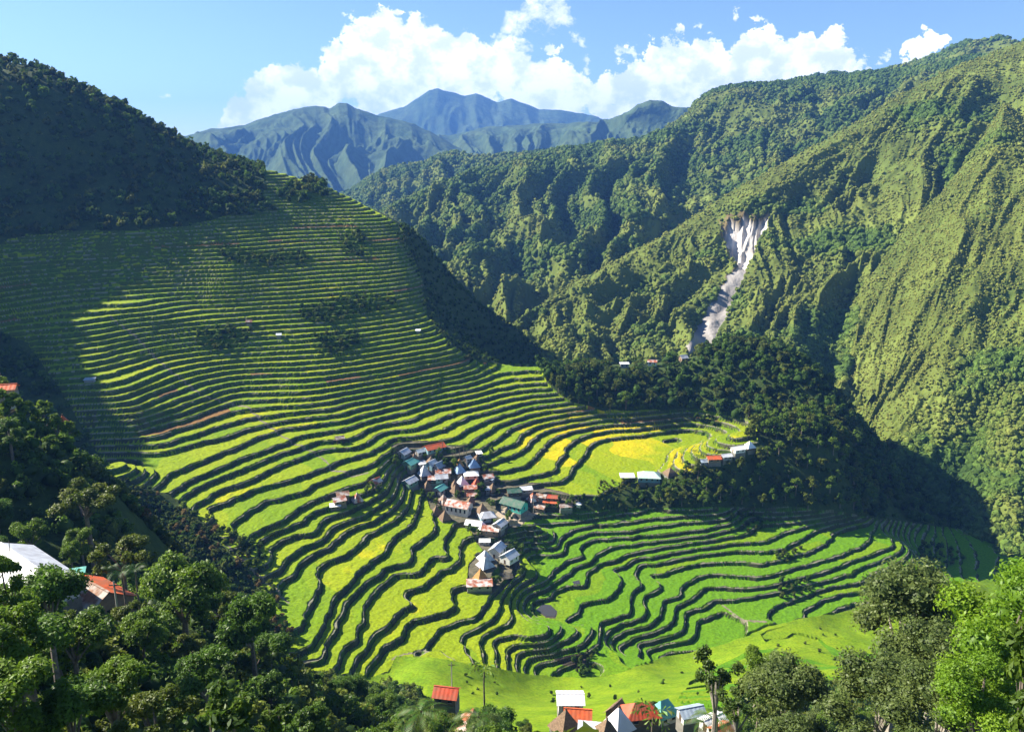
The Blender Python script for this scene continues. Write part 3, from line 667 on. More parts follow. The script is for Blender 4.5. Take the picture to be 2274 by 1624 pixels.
# ------------------------------------------------------------------ canopies on the mountains
rg = np.random.default_rng(21)
def tints(n, nz, rg, dark=(.024, .055, .012), mid=(.075, .125, .020), light=(.175, .19, .038)):
    d, m_, l = map(np.array, (dark, mid, light)); x = np.clip(nz+.25*(rg.random(n)-.5), 0, 1)[:, None]
    return np.where(x < .5, d+(m_-d)*x*2, m_+(l-m_)*(x*2-1))
def forest(name, H, n, rmin, rmax, seed, smin=-.02, smax=9, grassy=None, keep=None, tall=.95):
    ob, X, Y, Z, s, U, g = H; rg = np.random.default_rng(seed)
    x, y, z, j, i = scatter(X, Y, Z, n, rg, ((s > smin) & (s < smax))*1.0)
    gg = g[j, i]; nz = .5+.6*fbm(x/70, y/70+z/50, seed, 3)+.28*gg
    if grassy is not None: nz = nz+grassy(U[j, i], s[j, i], x, y, z)
    uu, vv = proj(x, y, z)
    k = np.ones(n, bool)
    if keep is not None: k = keep(uu, vv)
    R = (rmax-(rmax-rmin)*np.clip(nz*1.1-.05, 0, 1))*np.exp(rg.normal(0, .30, n))*.84
    R = np.minimum(R, rmax*1.02)
    k &= ~((nz > .62) & (rg.random(n) < .5))
    T = tints(n, nz, rg)
    P = np.stack([x, y, z], 1)[k]
    return tag(canopy(name, P, R[k], T[k], seed, tall=tall), kind="stuff")
if 1: forest("forest", B1, 50000, 2.4, 6.0, 101)
if 1: forest("forest", B2, 9000, 4, 7, 102)
if 1: forest("forest", F4m, 7000, 4, 8, 103)
ns_ = lambda u, v: ~inpoly(u, v, SLIDE)
def crestgrass(u, s, x, y, z): return .10+.5*sm(.75, .05, s)+.3*fbm(x/30, z/30, 7, 3)
if 1: forest("forest", C_, 42000, 1.3, 5.0, 104, grassy=crestgrass, keep=ns_)
def dgrass(u, s, x, y, z): return .08+.42*sm(2.9, 1.9, s+.35*fbm(x/60, z/60, 8, 2))-.12*sm(2.5, 3.2, s)
if 1: forest("forest", D_, 36000, .9, 4.6, 105, grassy=dgrass)

# bare scar and scree of the landslide: a sheet lying on the spur
def interp_hill(H):
    ob, X, Y, Z, s, U, g = H; return X, Y, Z

# ------------------------------------------------------------------ vegetation
def leafmat(name, rough=.5, spec=.3, trans=.45):
    return mat(name, rough=rough, tint=True, spec=spec, trans=trans)
M_LEAF = leafmat("leaves"); M_LEAFD = leafmat("far leaves", .75, .12, .35)
M_BARK = mat("bark", (.16, .13, .10), .9, var=.4, scale=3)
def leafpack(nl, leaf, rg, lobes, c0, c1, fold=.25, clump=.55, inner=.0, long=1.0):
    """nl leaf quads on a cluster of lobes inside a unit crown -> V, F, tint"""
    k = rg.integers(0, len(lobes), nl); L = np.array(lobes)[k]
    d = rg.normal(size=(nl, 3)); d /= np.linalg.norm(d, axis=1)[:, None]; d[:, 2] = np.where(d[:, 2] < -.35, -d[:, 2], d[:, 2])
    rad = L[:, 3]*(1-inner*rg.random(nl))*rg.uniform(.82, 1.1, nl)
    c = L[:, :3]+d*rad[:, None]
    n = d*clump+rg.normal(size=(nl, 3))*.55+np.array([0, 0, .35]); n /= np.linalg.norm(n, axis=1)[:, None]
    a = np.cross(n, rg.normal(size=(nl, 3))); a /= np.linalg.norm(a, axis=1)[:, None]; b = np.cross(n, a)
    s = leaf*rg.uniform(.6, 1.3, nl)[:, None]
    V = np.stack([c-a*s*long, c+b*s*.5+n*s*fold*.3, c+a*s*long-n*s*fold*.6, c-b*s*.5+n*s*fold*.3], 1).reshape(-1, 3)
    F = np.arange(nl*4).reshape(-1, 4)
    lt = rg.random(len(lobes))[k]*.6+rg.random(nl)*.4
    T = np.array(c0)*(1-lt[:, None])+np.array(c1)*lt[:, None]
    return V, F, T
def lobes_for(kind, n, rg):
    out = []
    for i in range(n):
        a = rg.uniform(0, 6.283); q = rg.random()
        if kind == 'round': h = rg.uniform(-.35, .75); rr = math.sqrt(max(0, 1-h*h))*rg.uniform(.25, .72); r = rg.uniform(.26, .42)
        elif kind == 'tall': h = rg.uniform(-.9, 1.15); rr = (.55-.25*abs(h))*rg.uniform(.3, 1); r = rg.uniform(.2, .34)
        elif kind == 'flat': h = rg.uniform(0, .45); rr = rg.uniform(.2, .85); r = rg.uniform(.2, .32)
        else: h = rg.uniform(-.3, .5); rr = rg.uniform(.1, .8); r = rg.uniform(.12, .25)
        out.append((rr*math.cos(a), rr*math.sin(a), h, r))
    return out
def tubes(paths, nseg=6):
    V = []; F = []
    for P_ in paths:
        P_ = [(Vector(p[:3]), p[3]) for p in P_]; b = len(V)
        for i, (p, r) in enumerate(P_):
            d = (P_[min(i+1, len(P_)-1)][0]-P_[max(i-1, 0)][0]).normalized(); x = d.cross(Vector((.31, .95, .07))).normalized(); y = d.cross(x)
            for k in range(nseg):
                a = 6.2832*k/nseg; V.append(tuple(p+x*r*math.cos(a)+y*r*math.sin(a)))
        for i in range(len(P_)-1):
            for k in range(nseg):
                F.append((b+i*nseg+k, b+i*nseg+(k+1) % nseg, b+(i+1)*nseg+(k+1) % nseg, b+(i+1)*nseg+k))
    return np.array(V), np.array(F)
def tree_proto(kind, nlobe, nl, leaf, c0, c1, seed, bark=M_BARK, sparse=0, long=1.0, core=True):
    """meshes (crown, trunk) for a tree whose crown has radius 1 centred at the origin, trunk going down"""
    rg = np.random.default_rng(seed); lb = lobes_for(kind, nlobe, rg)
    V, F, T = leafpack(nl, leaf, rg, lb, c0, c1, inner=.5 if sparse == 0 else .8, long=long)
    if core:
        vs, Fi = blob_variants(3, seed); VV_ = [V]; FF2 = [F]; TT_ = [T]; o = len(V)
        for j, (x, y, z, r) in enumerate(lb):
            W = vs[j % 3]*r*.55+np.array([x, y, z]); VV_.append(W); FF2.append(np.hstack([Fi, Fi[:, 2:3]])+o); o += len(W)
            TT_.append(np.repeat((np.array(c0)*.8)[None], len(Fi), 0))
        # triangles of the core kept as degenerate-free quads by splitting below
        V = np.vstack(VV_); T = np.vstack(TT_); F = np.vstack(FF2)
    paths = [[(0, 0, -3.2, .085), (.03, .02, -1.6, .07), (0, .03, -.6, .055), (0, 0, .1, .03)]]
    for x, y, z, r in lb[:7]:
        paths.append([(0, .02, -.75+.1*rg.random(), .04), (x*.45, y*.45, z*.4-.3, .025), (x*.9, y*.9, z*.9, .012)])
    tv, tf = tubes(paths)
    return V, F, T, tv, tf
def split_mesh(name, V, F, T, material):
    """quads whose last two corners coincide become triangles"""
    tri = F[:, 2] == F[:, 3]
    me = bpy.data.meshes.new(name)
    q = F[~tri]; t = F[tri][:, :3]; loops = np.concatenate([q.ravel(), t.ravel()]).astype(np.int32)
    me.vertices.add(len(V)); me.vertices.foreach_set("co", np.ascontiguousarray(V, np.float32).ravel())
    me.loops.add(len(loops)); me.loops.foreach_set("vertex_index", loops)
    n = len(q)+len(t); tot = np.concatenate([np.full(len(q), 4), np.full(len(t), 3)]).astype(np.int32)
    st = np.concatenate([[0], np.cumsum(tot)[:-1]]).astype(np.int32)
    me.polygons.add(n); me.polygons.foreach_set("loop_start", st); me.polygons.foreach_set("loop_total", tot)
    me.materials.append(material); me.update(calc_edges=True)
    at = me.attributes.new("tint", 'FLOAT_COLOR', 'FACE'); c = np.ones((n, 4), np.float32); c[:, :3] = np.vstack([T[~tri], T[tri]])
    at.data.foreach_set("color", c.ravel())
    return me
TREES = {}
def reg(key, *a, leafm=None, **k):
    V, F, T, tv, tf = tree_proto(*a, **k)
    cm = split_mesh("crown", V, F, T, leafm or M_LEAF)
    tm = bpy.data.meshes.new("trunk"); tm.from_pydata(tv.tolist(), [], tf.tolist()); tm.materials.append(k.get('bark', M_BARK)); tm.update()
    TREES[key] = (cm, tm)
DG, MG, LG, OL, YG, BR = (.050,.105,.012), (.11,.21,.018), (.18,.30,.022), (.075,.10,.035), (.20,.28,.02), (.16,.11,.03)
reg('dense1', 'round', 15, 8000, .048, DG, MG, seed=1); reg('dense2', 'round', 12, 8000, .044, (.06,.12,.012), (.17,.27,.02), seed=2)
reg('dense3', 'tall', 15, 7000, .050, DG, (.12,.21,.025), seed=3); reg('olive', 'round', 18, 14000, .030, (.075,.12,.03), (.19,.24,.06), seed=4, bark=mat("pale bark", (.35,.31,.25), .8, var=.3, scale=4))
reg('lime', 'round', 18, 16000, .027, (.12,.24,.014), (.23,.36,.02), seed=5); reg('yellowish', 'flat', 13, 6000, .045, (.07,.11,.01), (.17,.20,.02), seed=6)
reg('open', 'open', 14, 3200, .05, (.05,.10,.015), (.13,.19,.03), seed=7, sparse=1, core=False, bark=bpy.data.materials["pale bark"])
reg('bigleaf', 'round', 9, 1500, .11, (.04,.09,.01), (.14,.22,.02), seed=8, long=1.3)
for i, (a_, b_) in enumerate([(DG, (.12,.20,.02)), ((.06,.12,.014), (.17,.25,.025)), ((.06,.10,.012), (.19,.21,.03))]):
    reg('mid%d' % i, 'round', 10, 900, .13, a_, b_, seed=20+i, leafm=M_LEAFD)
TN = 0
LANDM = [(1010,1050,"the upper village houses"),(1060,1130,"the patchwork roofed house"),(1135,1110,"the long teal building"),(1085,1240,"the lowest village houses"),(1215,1100,"the bright orange village roof"),(760,1100,"the three rust roofs"),
 (50,1250,"the large white roof"),(205,1310,"the orange brown roof"),(268,1350,"the grey pole"),(20,870,"the left edge orange roof"),(139,928,"the pale orange peak"),(405,1345,"the silvery green tree"),(560,1400,"the terrace side tree"),
 (505,1575,"the broad leaved saplings"),(990,1530,"the orange red hut"),(935,1580,"the left tree fern"),(1060,1600,"the rusty roof among ferns"),(1266,1545,"the plain white roof"),(1424,1566,"the dark red roof"),(1590,1510,"the bare limbed tree"),(1745,1575,"the rounded dark olive tree"),(2010,1400,"the large olive tree"),(2230,1420,"the bright lime tree"),
 (1440,1050,"the mint roof"),(1590,1015,"the orange roof on the knoll"),(1664,985,"the white pyramid hut"),(1850,1080,"the dark gorge"),(1600,1130,"the green terraces"),(1275,775,"the red roofed hamlet"),(1448,800,"the rust and white hamlet roof"),(1620,930,"the yellow field steps"),(1400,910,"the narrow top fields"),(730,1540,"the lowest left terrace"),(330,1180,"the dark gully"),(190,1115,"the spreading flat topped tree"),(830,1600,"the bottom left wood edge")]
def whereis(p):
    u, v = proj(p[0], p[1], p[2]); b = min(LANDM, key=lambda q: (q[0]-u)**2+((q[1]-v)*1.3)**2); du, dv = u-b[0], v-b[1]; d = math.hypot(du, dv)
    rel = "right beside" if d < 22 else (("" if d < 65 else "far ")+(("right of" if du > 0 else "left of") if abs(du) > 2.2*abs(dv) else (("below" if dv > 0 else "above") if abs(dv) > 2.2*abs(du) else ("below and right of" if dv > 0 and du > 0 else "below and left of" if dv > 0 else "above and right of" if du > 0 else "above and left of"))))
    return rel+" "+b[2]
def add_tree(key, p, R, zscale=1.0, label=None, cat="tree", group=None, name="tree", drop=None):
    """p = centre of the crown"""
    global TN
    TN += 1
    cm, tm = TREES[key]
    gz = ground_z(p[0], p[1]) if drop is None else p[2]-drop
    if label and label.startswith("@"): label = label[1:]+" "+whereis((p[0], p[1], p[2]))
    e = empty(name, (p[0], p[1], gz), random.uniform(0, 6.28), label, cat, group)
    c = bpy.data.objects.new("crown", cm); COL.objects.link(c); c.parent = e; c.location = (0, 0, p[2]-gz); c.scale = (R, R, R*zscale)
    t = bpy.data.objects.new("trunk", tm); COL.objects.link(t); t.parent = e; t.location = (0, 0, p[2]-gz)
    t.scale = (R, R, max((p[2]-gz+.6)/3.2, .3*R))
    return e

def leafy_wood(name, P, R, kinds, seed, material=None, nleaf=110, leaf=.22):
    """woodland: one mesh of many small crowns with leaf clumps"""
    rg = np.random.default_rng(seed); protos = []; nleaf = int(nleaf*1.5)
    for k in range(6):
        lb = lobes_for('round', 7, rg); a_, b_ = kinds[k % len(kinds)]
        V, F, T = leafpack(nleaf, leaf, rg, lb, a_, b_, inner=.25)
        vs, Fi = blob_variants(1, seed+k); Vc = vs[0]*.56
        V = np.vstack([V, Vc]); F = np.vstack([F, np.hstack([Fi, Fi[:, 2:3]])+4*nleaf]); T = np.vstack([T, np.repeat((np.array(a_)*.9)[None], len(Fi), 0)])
        protos.append((V, F, T))
    Vs, Fs, Ts = [], [], []; o = 0
    kk = rg.integers(0, 6, len(P)); an = rg.uniform(0, 6.283, len(P)); hs = rg.uniform(.85, 1.35, len(P)); tn = rg.uniform(.7, 1.35, len(P))
    for i in range(len(P)):
        V, F, T = protos[kk[i]]; c, s_ = math.cos(an[i]), math.sin(an[i])
        W = np.stack([(V[:, 0]*c-V[:, 1]*s_)*R[i]+P[i, 0], (V[:, 0]*s_+V[:, 1]*c)*R[i]+P[i, 1], V[:, 2]*R[i]*hs[i]+P[i, 2]+R[i]*.6], 1)
        Vs.append(W); Fs.append(F+o); Ts.append(T*tn[i]); o += len(V)
    me = split_mesh(name, np.vstack(Vs), np.vstack(Fs), np.vstack(Ts), material or M_LEAFD)
    ob = bpy.data.objects.new(name, me); COL.objects.link(ob)
    return tag(ob, kind="stuff")
def ground_points(n, poly, rmin, rmax, seed, dmin=0, jitter=0):
    """random terrain points whose picture position falls in poly"""
    rg = np.random.default_rng(seed)
    m = (RS > rmin) & (RS < rmax); j = np.nonzero(m)[0][::2]; cols = np.arange(0, len(THS), 2)
    U_, V_ = UU[np.ix_(j, cols)], VV[np.ix_(j, cols)]
    A = (np.gradient(RS)[j])[:, None]*RR[np.ix_(j, cols)]*np.gradient(THS)[cols][None]*inpoly(U_, V_, poly)
    c = np.cumsum(A.ravel())
    if c[-1] <= 0: return np.zeros((0, 3))
    k = np.searchsorted(c, rg.random(n)*c[-1]); a, b = np.unravel_index(np.clip(k, 0, A.size-1), A.shape)
    x = XX[j[a], cols[b]]+rg.uniform(-.6, .6, n); y = YY[j[a], cols[b]]+rg.uniform(-.6, .6, n); z = ZGRID[j[a], cols[b]]
    P = np.stack([x, y, z], 1)
    if dmin > 0:
        keep = []; cellg = {}
        for i, q in enumerate(P):
            ck = (int(q[0]//dmin), int(q[1]//dmin)); ok = True
            for dx in (-1, 0, 1):
                for dy in (-1, 0, 1):
                    for w in cellg.get((ck[0]+dx, ck[1]+dy), ()):
                        if (w[0]-q[0])**2+(w[1]-q[1])**2 < dmin*dmin: ok = False
            if ok: keep.append(i); cellg.setdefault(ck, []).append(q)
        P = P[keep]
    return P
WK = [((.03,.065,.010), (.09,.16,.018)), ((.04,.085,.010), (.12,.19,.022)), ((.05,.08,.012), (.16,.18,.03))]
rgw = np.random.default_rng(5)
ROOFS = [(1275,768,30,9),(1241,783,22,8),(1305,777,16,8),(1321,776,12,10),(1347,781,16,8),(1381,794,14,9),(1386,806,16,6),(1448,800,18,8),(1517,790,13,8),(1521,773,11,7),
 (1392,1056,20,8),(1441,1050,30,12),(1488,1044,14,10),(1563,1020,14,8),(1584,1015,18,9),(1612,1010,16,8),(1638,997,16,9),(1664,985,12,10)]
def clear(P, h, rfar=2000):
    k = np.ones(len(P), bool); u0, v0 = proj(P[:, 0], P[:, 1], P[:, 2]); u1, v1 = proj(P[:, 0], P[:, 1], P[:, 2]+h)
    for u, v, a, b in ROOFS: k &= ~((np.abs(u0-u) < a+8) & (v1 < v+b) & (v0 > v-b))
    return P[k]
# left hill
HILL = [(-700,-400),(0,-20),(100,50),(250,170),(380,230),(520,310),(600,355),(582,372),(592,425),(570,452),(480,492),(330,512),(200,514),(60,524),(-60,560),(-700,700)]
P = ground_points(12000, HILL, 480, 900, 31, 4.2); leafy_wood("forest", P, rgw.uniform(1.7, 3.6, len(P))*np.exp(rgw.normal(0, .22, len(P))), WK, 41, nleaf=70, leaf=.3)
# back of hill crest trees, gully and spur
SPUR = [(890,500),(940,520),(1010,620),(1130,705),(1215,800),(1190,812),(1070,806),(1010,768),(960,700),(940,620),(905,548)]
P = ground_points(2600, SPUR, 500, 760, 32, 3.2); leafy_wood("forest", P, rgw.uniform(1.2, 2.3, len(P)), WK[:2], 42, nleaf=60, leaf=.3)
# first knoll
KN1 = [(1190,800),(1260,780),(1500,775),(1620,690),(1760,690),(1850,760),(1960,950),(1990,1100),(1900,1130),(1880,1000),(1760,925),(1640,935),(1540,902),(1350,912),(1262,888),(1215,850)]
KN2 = [(1425,1065),(1500,1055),(1560,1035),(1640,998),(1700,920),(1760,905),(1850,930),(1905,990),(1925,1080),(1930,1140),(1850,1136),(1750,1124),(1430,1122),(1410,1095)]
P = ground_points(14000, KN1, 440, 600, 33, 4.8); 
uk, vk = proj(P[:, 0], P[:, 1], P[:, 2]); front = np.argsort(np.hypot(P[:, 0], P[:, 1]))
P = clear(P, 9.5); uk, vk = proj(P[:, 0], P[:, 1], P[:, 2]); front = np.argsort(np.hypot(P[:, 0], P[:, 1]))
ind1 = [i for i in front[:90:2]]
rest = [i for i in range(len(P)) if i not in set(ind1)]
leafy_wood("forest", P[rest], rgw.uniform(3.0, 5.2, len(rest)), WK, 43, nleaf=130, leaf=.2)
Pu = clear(ground_points(9000, KN1, 440, 600, 38, 2.6), 3.0); leafy_wood('undergrowth', Pu, rgw.uniform(1.2, 2.4, len(Pu)), WK, 48, nleaf=45, leaf=.3)
for i in ind1:
    R = rgw.uniform(3.2, 5.0); q = P[i]
    add_tree('mid%d' % rgw.integers(0, 3), (q[0], q[1], q[2]+R*1.25), R, rgw.uniform(.9, 1.3), "@"+["dark", "mid green", "olive green"][i % 3]+(" tall tree" if R > 4.2 else " tree"), "tree", "trees at the foot of the far knoll")
P = clear(ground_points(3000, KN2, 370, 470, 34, 5.4), 8.0)
for i, q in enumerate(P[:85]):
    R = rgw.uniform(2.8, 4.6)
    add_tree('mid%d' % rgw.integers(0, 3), (q[0], q[1], q[2]+R*1.1), R, rgw.uniform(.85, 1.25), "@"+("large " if R > 4 else "small " if R < 3.3 else "")+"leafy tree", "tree", "trees on the near knoll")
if len(P) > 85: leafy_wood("forest", P[85:], rgw.uniform(2.2, 3.6, len(P)-85), WK, 44, nleaf=140, leaf=.19)
P = clear(ground_points(1500, KN2, 370, 470, 35, 2.4), 3.0); leafy_wood("undergrowth", P, rgw.uniform(1.0, 1.9, len(P)), WK[1:], 45, nleaf=60, leaf=.3)
P = ground_points(1500, [(-300,720),(0,740),(70,800),(150,900),(215,990),(240,1070),(180,1050),(0,1000),(-300,1000)], 190, 500, 37, 3.6); leafy_wood('forest', P, rgw.uniform(1.4, 3.0, len(P)), WK[:2], 47, nleaf=80, leaf=.28)
# gorge floor and flanks below the right mountains
GOR = [(1880,950),(2010,980),(2060,1100),(2290,1190),(2290,1210),(2130,1172),(1990,1155),(1900,1140)]
P = ground_points(1600, GOR, 420, 620, 36, 4.5); leafy_wood("forest", P, rgw.uniform(2, 4, len(P)), WK[:2], 46, nleaf=70, leaf=.3)
# bushes standing among the terraces
def bushes(poly, n, rm, rM, seed, rmin=240, rmax=790, dmin=3.0, kinds=WK, group="bushes among the terraces"):
    P = ground_points(n, poly, rmin, rmax, seed, dmin)
    leafy_wood("undergrowth", P, rgw.uniform(rm, rM, len(P)), kinds, seed, nleaf=90, leaf=.25)
BK = [((.04,.085,.010), (.10,.17,.018)), ((.03,.06,.010), (.08,.13,.018)), ((.06,.09,.015), (.15,.17,.03))]
for i, q_ in enumerate(BUSHY[:5]): bushes(q_, 260, 1.0, 2.4, 60+i, kinds=BK)
bushes(BUSHY[5], 160, 2.2, 4.2, 66, dmin=4)
bushes([(405,430),(430,425),(600,445),(610,470),(540,480),(420,482)], 160, 2.0, 4.2, 67, dmin=4)
bushes([(868,505),(905,508),(935,560),(955,640),(985,700),(1040,790),(1075,800),(1065,812),(1000,775),(945,700),(928,620),(895,550)], 330, .9, 2.0, 68, dmin=2.4, kinds=BK)
bushes([(1290,1102),(1400,1108),(1440,1118),(1430,1128),(1290,1128),(1200,1128)], 260, .8, 1.7, 69, dmin=2.2, kinds=BK)
bushes([(1330,1070),(1395,1062),(1400,1090),(1325,1100)], 90, .7, 1.3, 70, dmin=2, kinds=[((.10,.12,.012), (.20,.20,.03))])
bushes([(1540,905),(1640,895),(1670,930),(1560,945),(1530,925)], 140, 1.6, 3.2, 71, dmin=3.4, kinds=WK)
bushes([(400,1120),(520,1190),(600,1290),(655,1420),(640,1450),(600,1380),(540,1270),(470,1190),(390,1135)], 240, .9, 2.1, 72, dmin=2.4, kinds=[((.05,.09,.012), (.13,.17,.02)), ((.12,.09,.03), (.22,.15,.05)), ((.08,.13,.012), (.18,.24,.02))])
bushes([(535,1190),(575,1200),(590,1230),(560,1245),(530,1225)], 60, 1.0, 2.0, 73, dmin=2.2, kinds=BK)
bushes([(1620,1140),(1690,1145),(1700,1175),(1620,1180)], 60, 1.0, 2.0, 74, dmin=2.6, kinds=WK)
bushes([(1725,1290),(1800,1285),(1800,1320),(1730,1330)], 70, .8, 1.8, 75, dmin=2.2, kinds=WK)
bushes([(2040,1200),(2110,1215),(2150,1240),(2100,1260),(2045,1250)], 70, .8, 2.2, 76, dmin=2.4, kinds=BK)
bushes([(1720,1225),(1780,1215),(1790,1235),(1730,1245)], 50, .8, 1.6, 77, dmin=2.2, kinds=BK)
bushes([(200,1060),(300,1100),(420,1180),(560,1300),(620,1430),(500,1330),(380,1230),(260,1150)], 3000, .9, 2.3, 78, rmin=200, dmin=2.2, kinds=WK+BK[1:])
bushes([(255,1062),(330,1085),(400,1130),(470,1190),(530,1275),(480,1295),(380,1205),(290,1135)], 2500, .7, 1.9, 80, rmin=200, dmin=1.8, kinds=BK+[((.12,.09,.03), (.22,.15,.05))])
bushes([(1000,1480),(1240,1510),(1500,1490),(1700,1410),(1850,1380),(1880,1500),(1650,1560),(1300,1560),(1000,1540)], 60, .4, 1.0, 81, rmin=160, dmin=5, kinds=BK)
bushes([(1270,1440),(1320,1445),(1330,1480),(1290,1500),(1265,1475)], 60, .8, 1.8, 79, dmin=2, kinds=WK)

# ------------------------------------------------------------------ buildings
M_ROOF = {}
def roofm(k, c, **kw): M_ROOF[k] = mat("roof "+k, c, **kw)
roofm('silver', (.55,.57,.60), rough=.45, var=.12, scale=.8, spec=.5, var2=(.40,.40,.42), scale2=.5)
roofm('white', (.80,.80,.80), rough=.5, var=.05, scale=1, spec=.4)
roofm('rust', (.34,.10,.045), rough=.8, var=.3, scale=1.2, var2=(.62,.56,.52), scale2=.45)
roofm('brown', (.24,.12,.07), rough=.85, var=.3, scale=1.5, var2=(.42,.38,.34), scale2=.6)
roofm('red', (.50,.07,.025), rough=.6, var=.25, scale=.9, var2=(.34,.10,.05), scale2=.5)
roofm('orange', (.60,.11,.03), rough=.6, var=.22, scale=.9, var2=(.42,.12,.05), scale2=.5)
roofm('teal', (.14,.42,.36), rough=.5, var=.12, scale=.8)
roofm('mint', (.52,.68,.56), rough=.5, var=.1, scale=.8)
roofm('green', (.045,.13,.085), rough=.6, var=.25, scale=.6, var2=(.10,.13,.10), scale2=.6)
roofm('bluegrey', (.30,.36,.42), rough=.5, var=.2, scale=.8)
roofm('blue', (.22,.33,.50), rough=.5, var=.2, scale=.8)  # sky reflection on pale tin, put into the base colour
roofm('thatch', (.20,.135,.085), rough=1, var=.35, scale=3, bump=.1, bscale=8)
roofm('goldthatch', (.36,.20,.07), rough=1, var=.3, scale=3, bump=.1, bscale=8)
M_WALL = {}
for k, c in dict(white=(.66,.65,.60), teal=(.10,.52,.42), wood=(.10,.065,.04), plank=(.26,.19,.12), grey=(.30,.30,.29), blueg=(.20,.34,.38), green=(.14,.26,.18), cream=(.60,.52,.40), stone=(.20,.19,.16)).items():
    M_WALL[k] = mat("wall "+k, c, .85, var=.18, scale=1.5, bump=.02, bscale=6)
M_DARK = mat("window dark", (.02,.025,.03), .25, spec=.6); M_FR = mat("window trim", (.5,.48,.42), .7)
def pyobj(name, V, F, m, parent=None):
    me = bpy.data.meshes.new(name); me.from_pydata([tuple(v) for v in V], [], F); me.materials.append(m); me.update()
    o = bpy.data.objects.new(name, me); COL.objects.link(o)
    if parent: o.parent = parent
    return o
def boxvf(boxes):
    V = []; F = []
    for x0, y0, z0, x1, y1, z1 in boxes:
        b = len(V); V += [(x0,y0,z0),(x1,y0,z0),(x1,y1,z0),(x0,y1,z0),(x0,y0,z1),(x1,y0,z1),(x1,y1,z1),(x0,y1,z1)]
        F += [(b,b+3,b+2,b+1),(b+4,b+5,b+6,b+7),(b,b+1,b+5,b+4),(b+1,b+2,b+6,b+5),(b+2,b+3,b+7,b+6),(b+3,b,b+4,b+7)]
    return V, F
def slab(quad, th, V, F):
    """thick sheet from 3-4 corners (thickness downwards), corrugated look left to the material"""
    b = len(V); n = len(quad)
    V += [tuple(q) for q in quad]+[(q[0], q[1], q[2]-th) for q in quad]
    F.append(tuple(range(b, b+n))); F.append(tuple(range(b+2*n-1, b+n-1, -1)))
    for i in range(n): F.append((b+i, b+n+i, b+n+(i+1) % n, b+(i+1) % n))
def corrugated(p00, p10, p11, p01, V, F, n, amp=.035, th=.05):
    """ribbed sheet between eave p00-p10 and ridge p01-p11; ribs run from eave to ridge"""
    b = len(V); p00, p10, p11, p01 = map(Vector, (p00, p10, p11, p01))
    for i in range(n+1):
        f = i/n; h = amp if i % 2 else 0
        lo = p00.lerp(p10, f); hi = p01.lerp(p11, f)
        V += [(lo.x, lo.y, lo.z+h), (hi.x, hi.y, hi.z+h), (lo.x, lo.y, lo.z-th), (hi.x, hi.y, hi.z-th)]
    for i in range(n):
        a = b+4*i; c = a+4
        F += [(a, c, c+1, a+1), (a+2, a+3, c+3, c+2), (a, a+2, c+2, c)]
    F += [(b, b+1, b+3, b+2), (b+4*n, b+4*n+2, b+4*n+3, b+4*n+1)]
def march(u, v, h, rmin=80, rmax=900):
    dx, dy, t = map(float, ray(u, v)); r = rmin
    while r < rmax:
        if r*t <= ground_z(dx*r, dy*r)+h: return Vector((dx*r, dy*r, ground_z(dx*r, dy*r)))
        r += .5
    return None
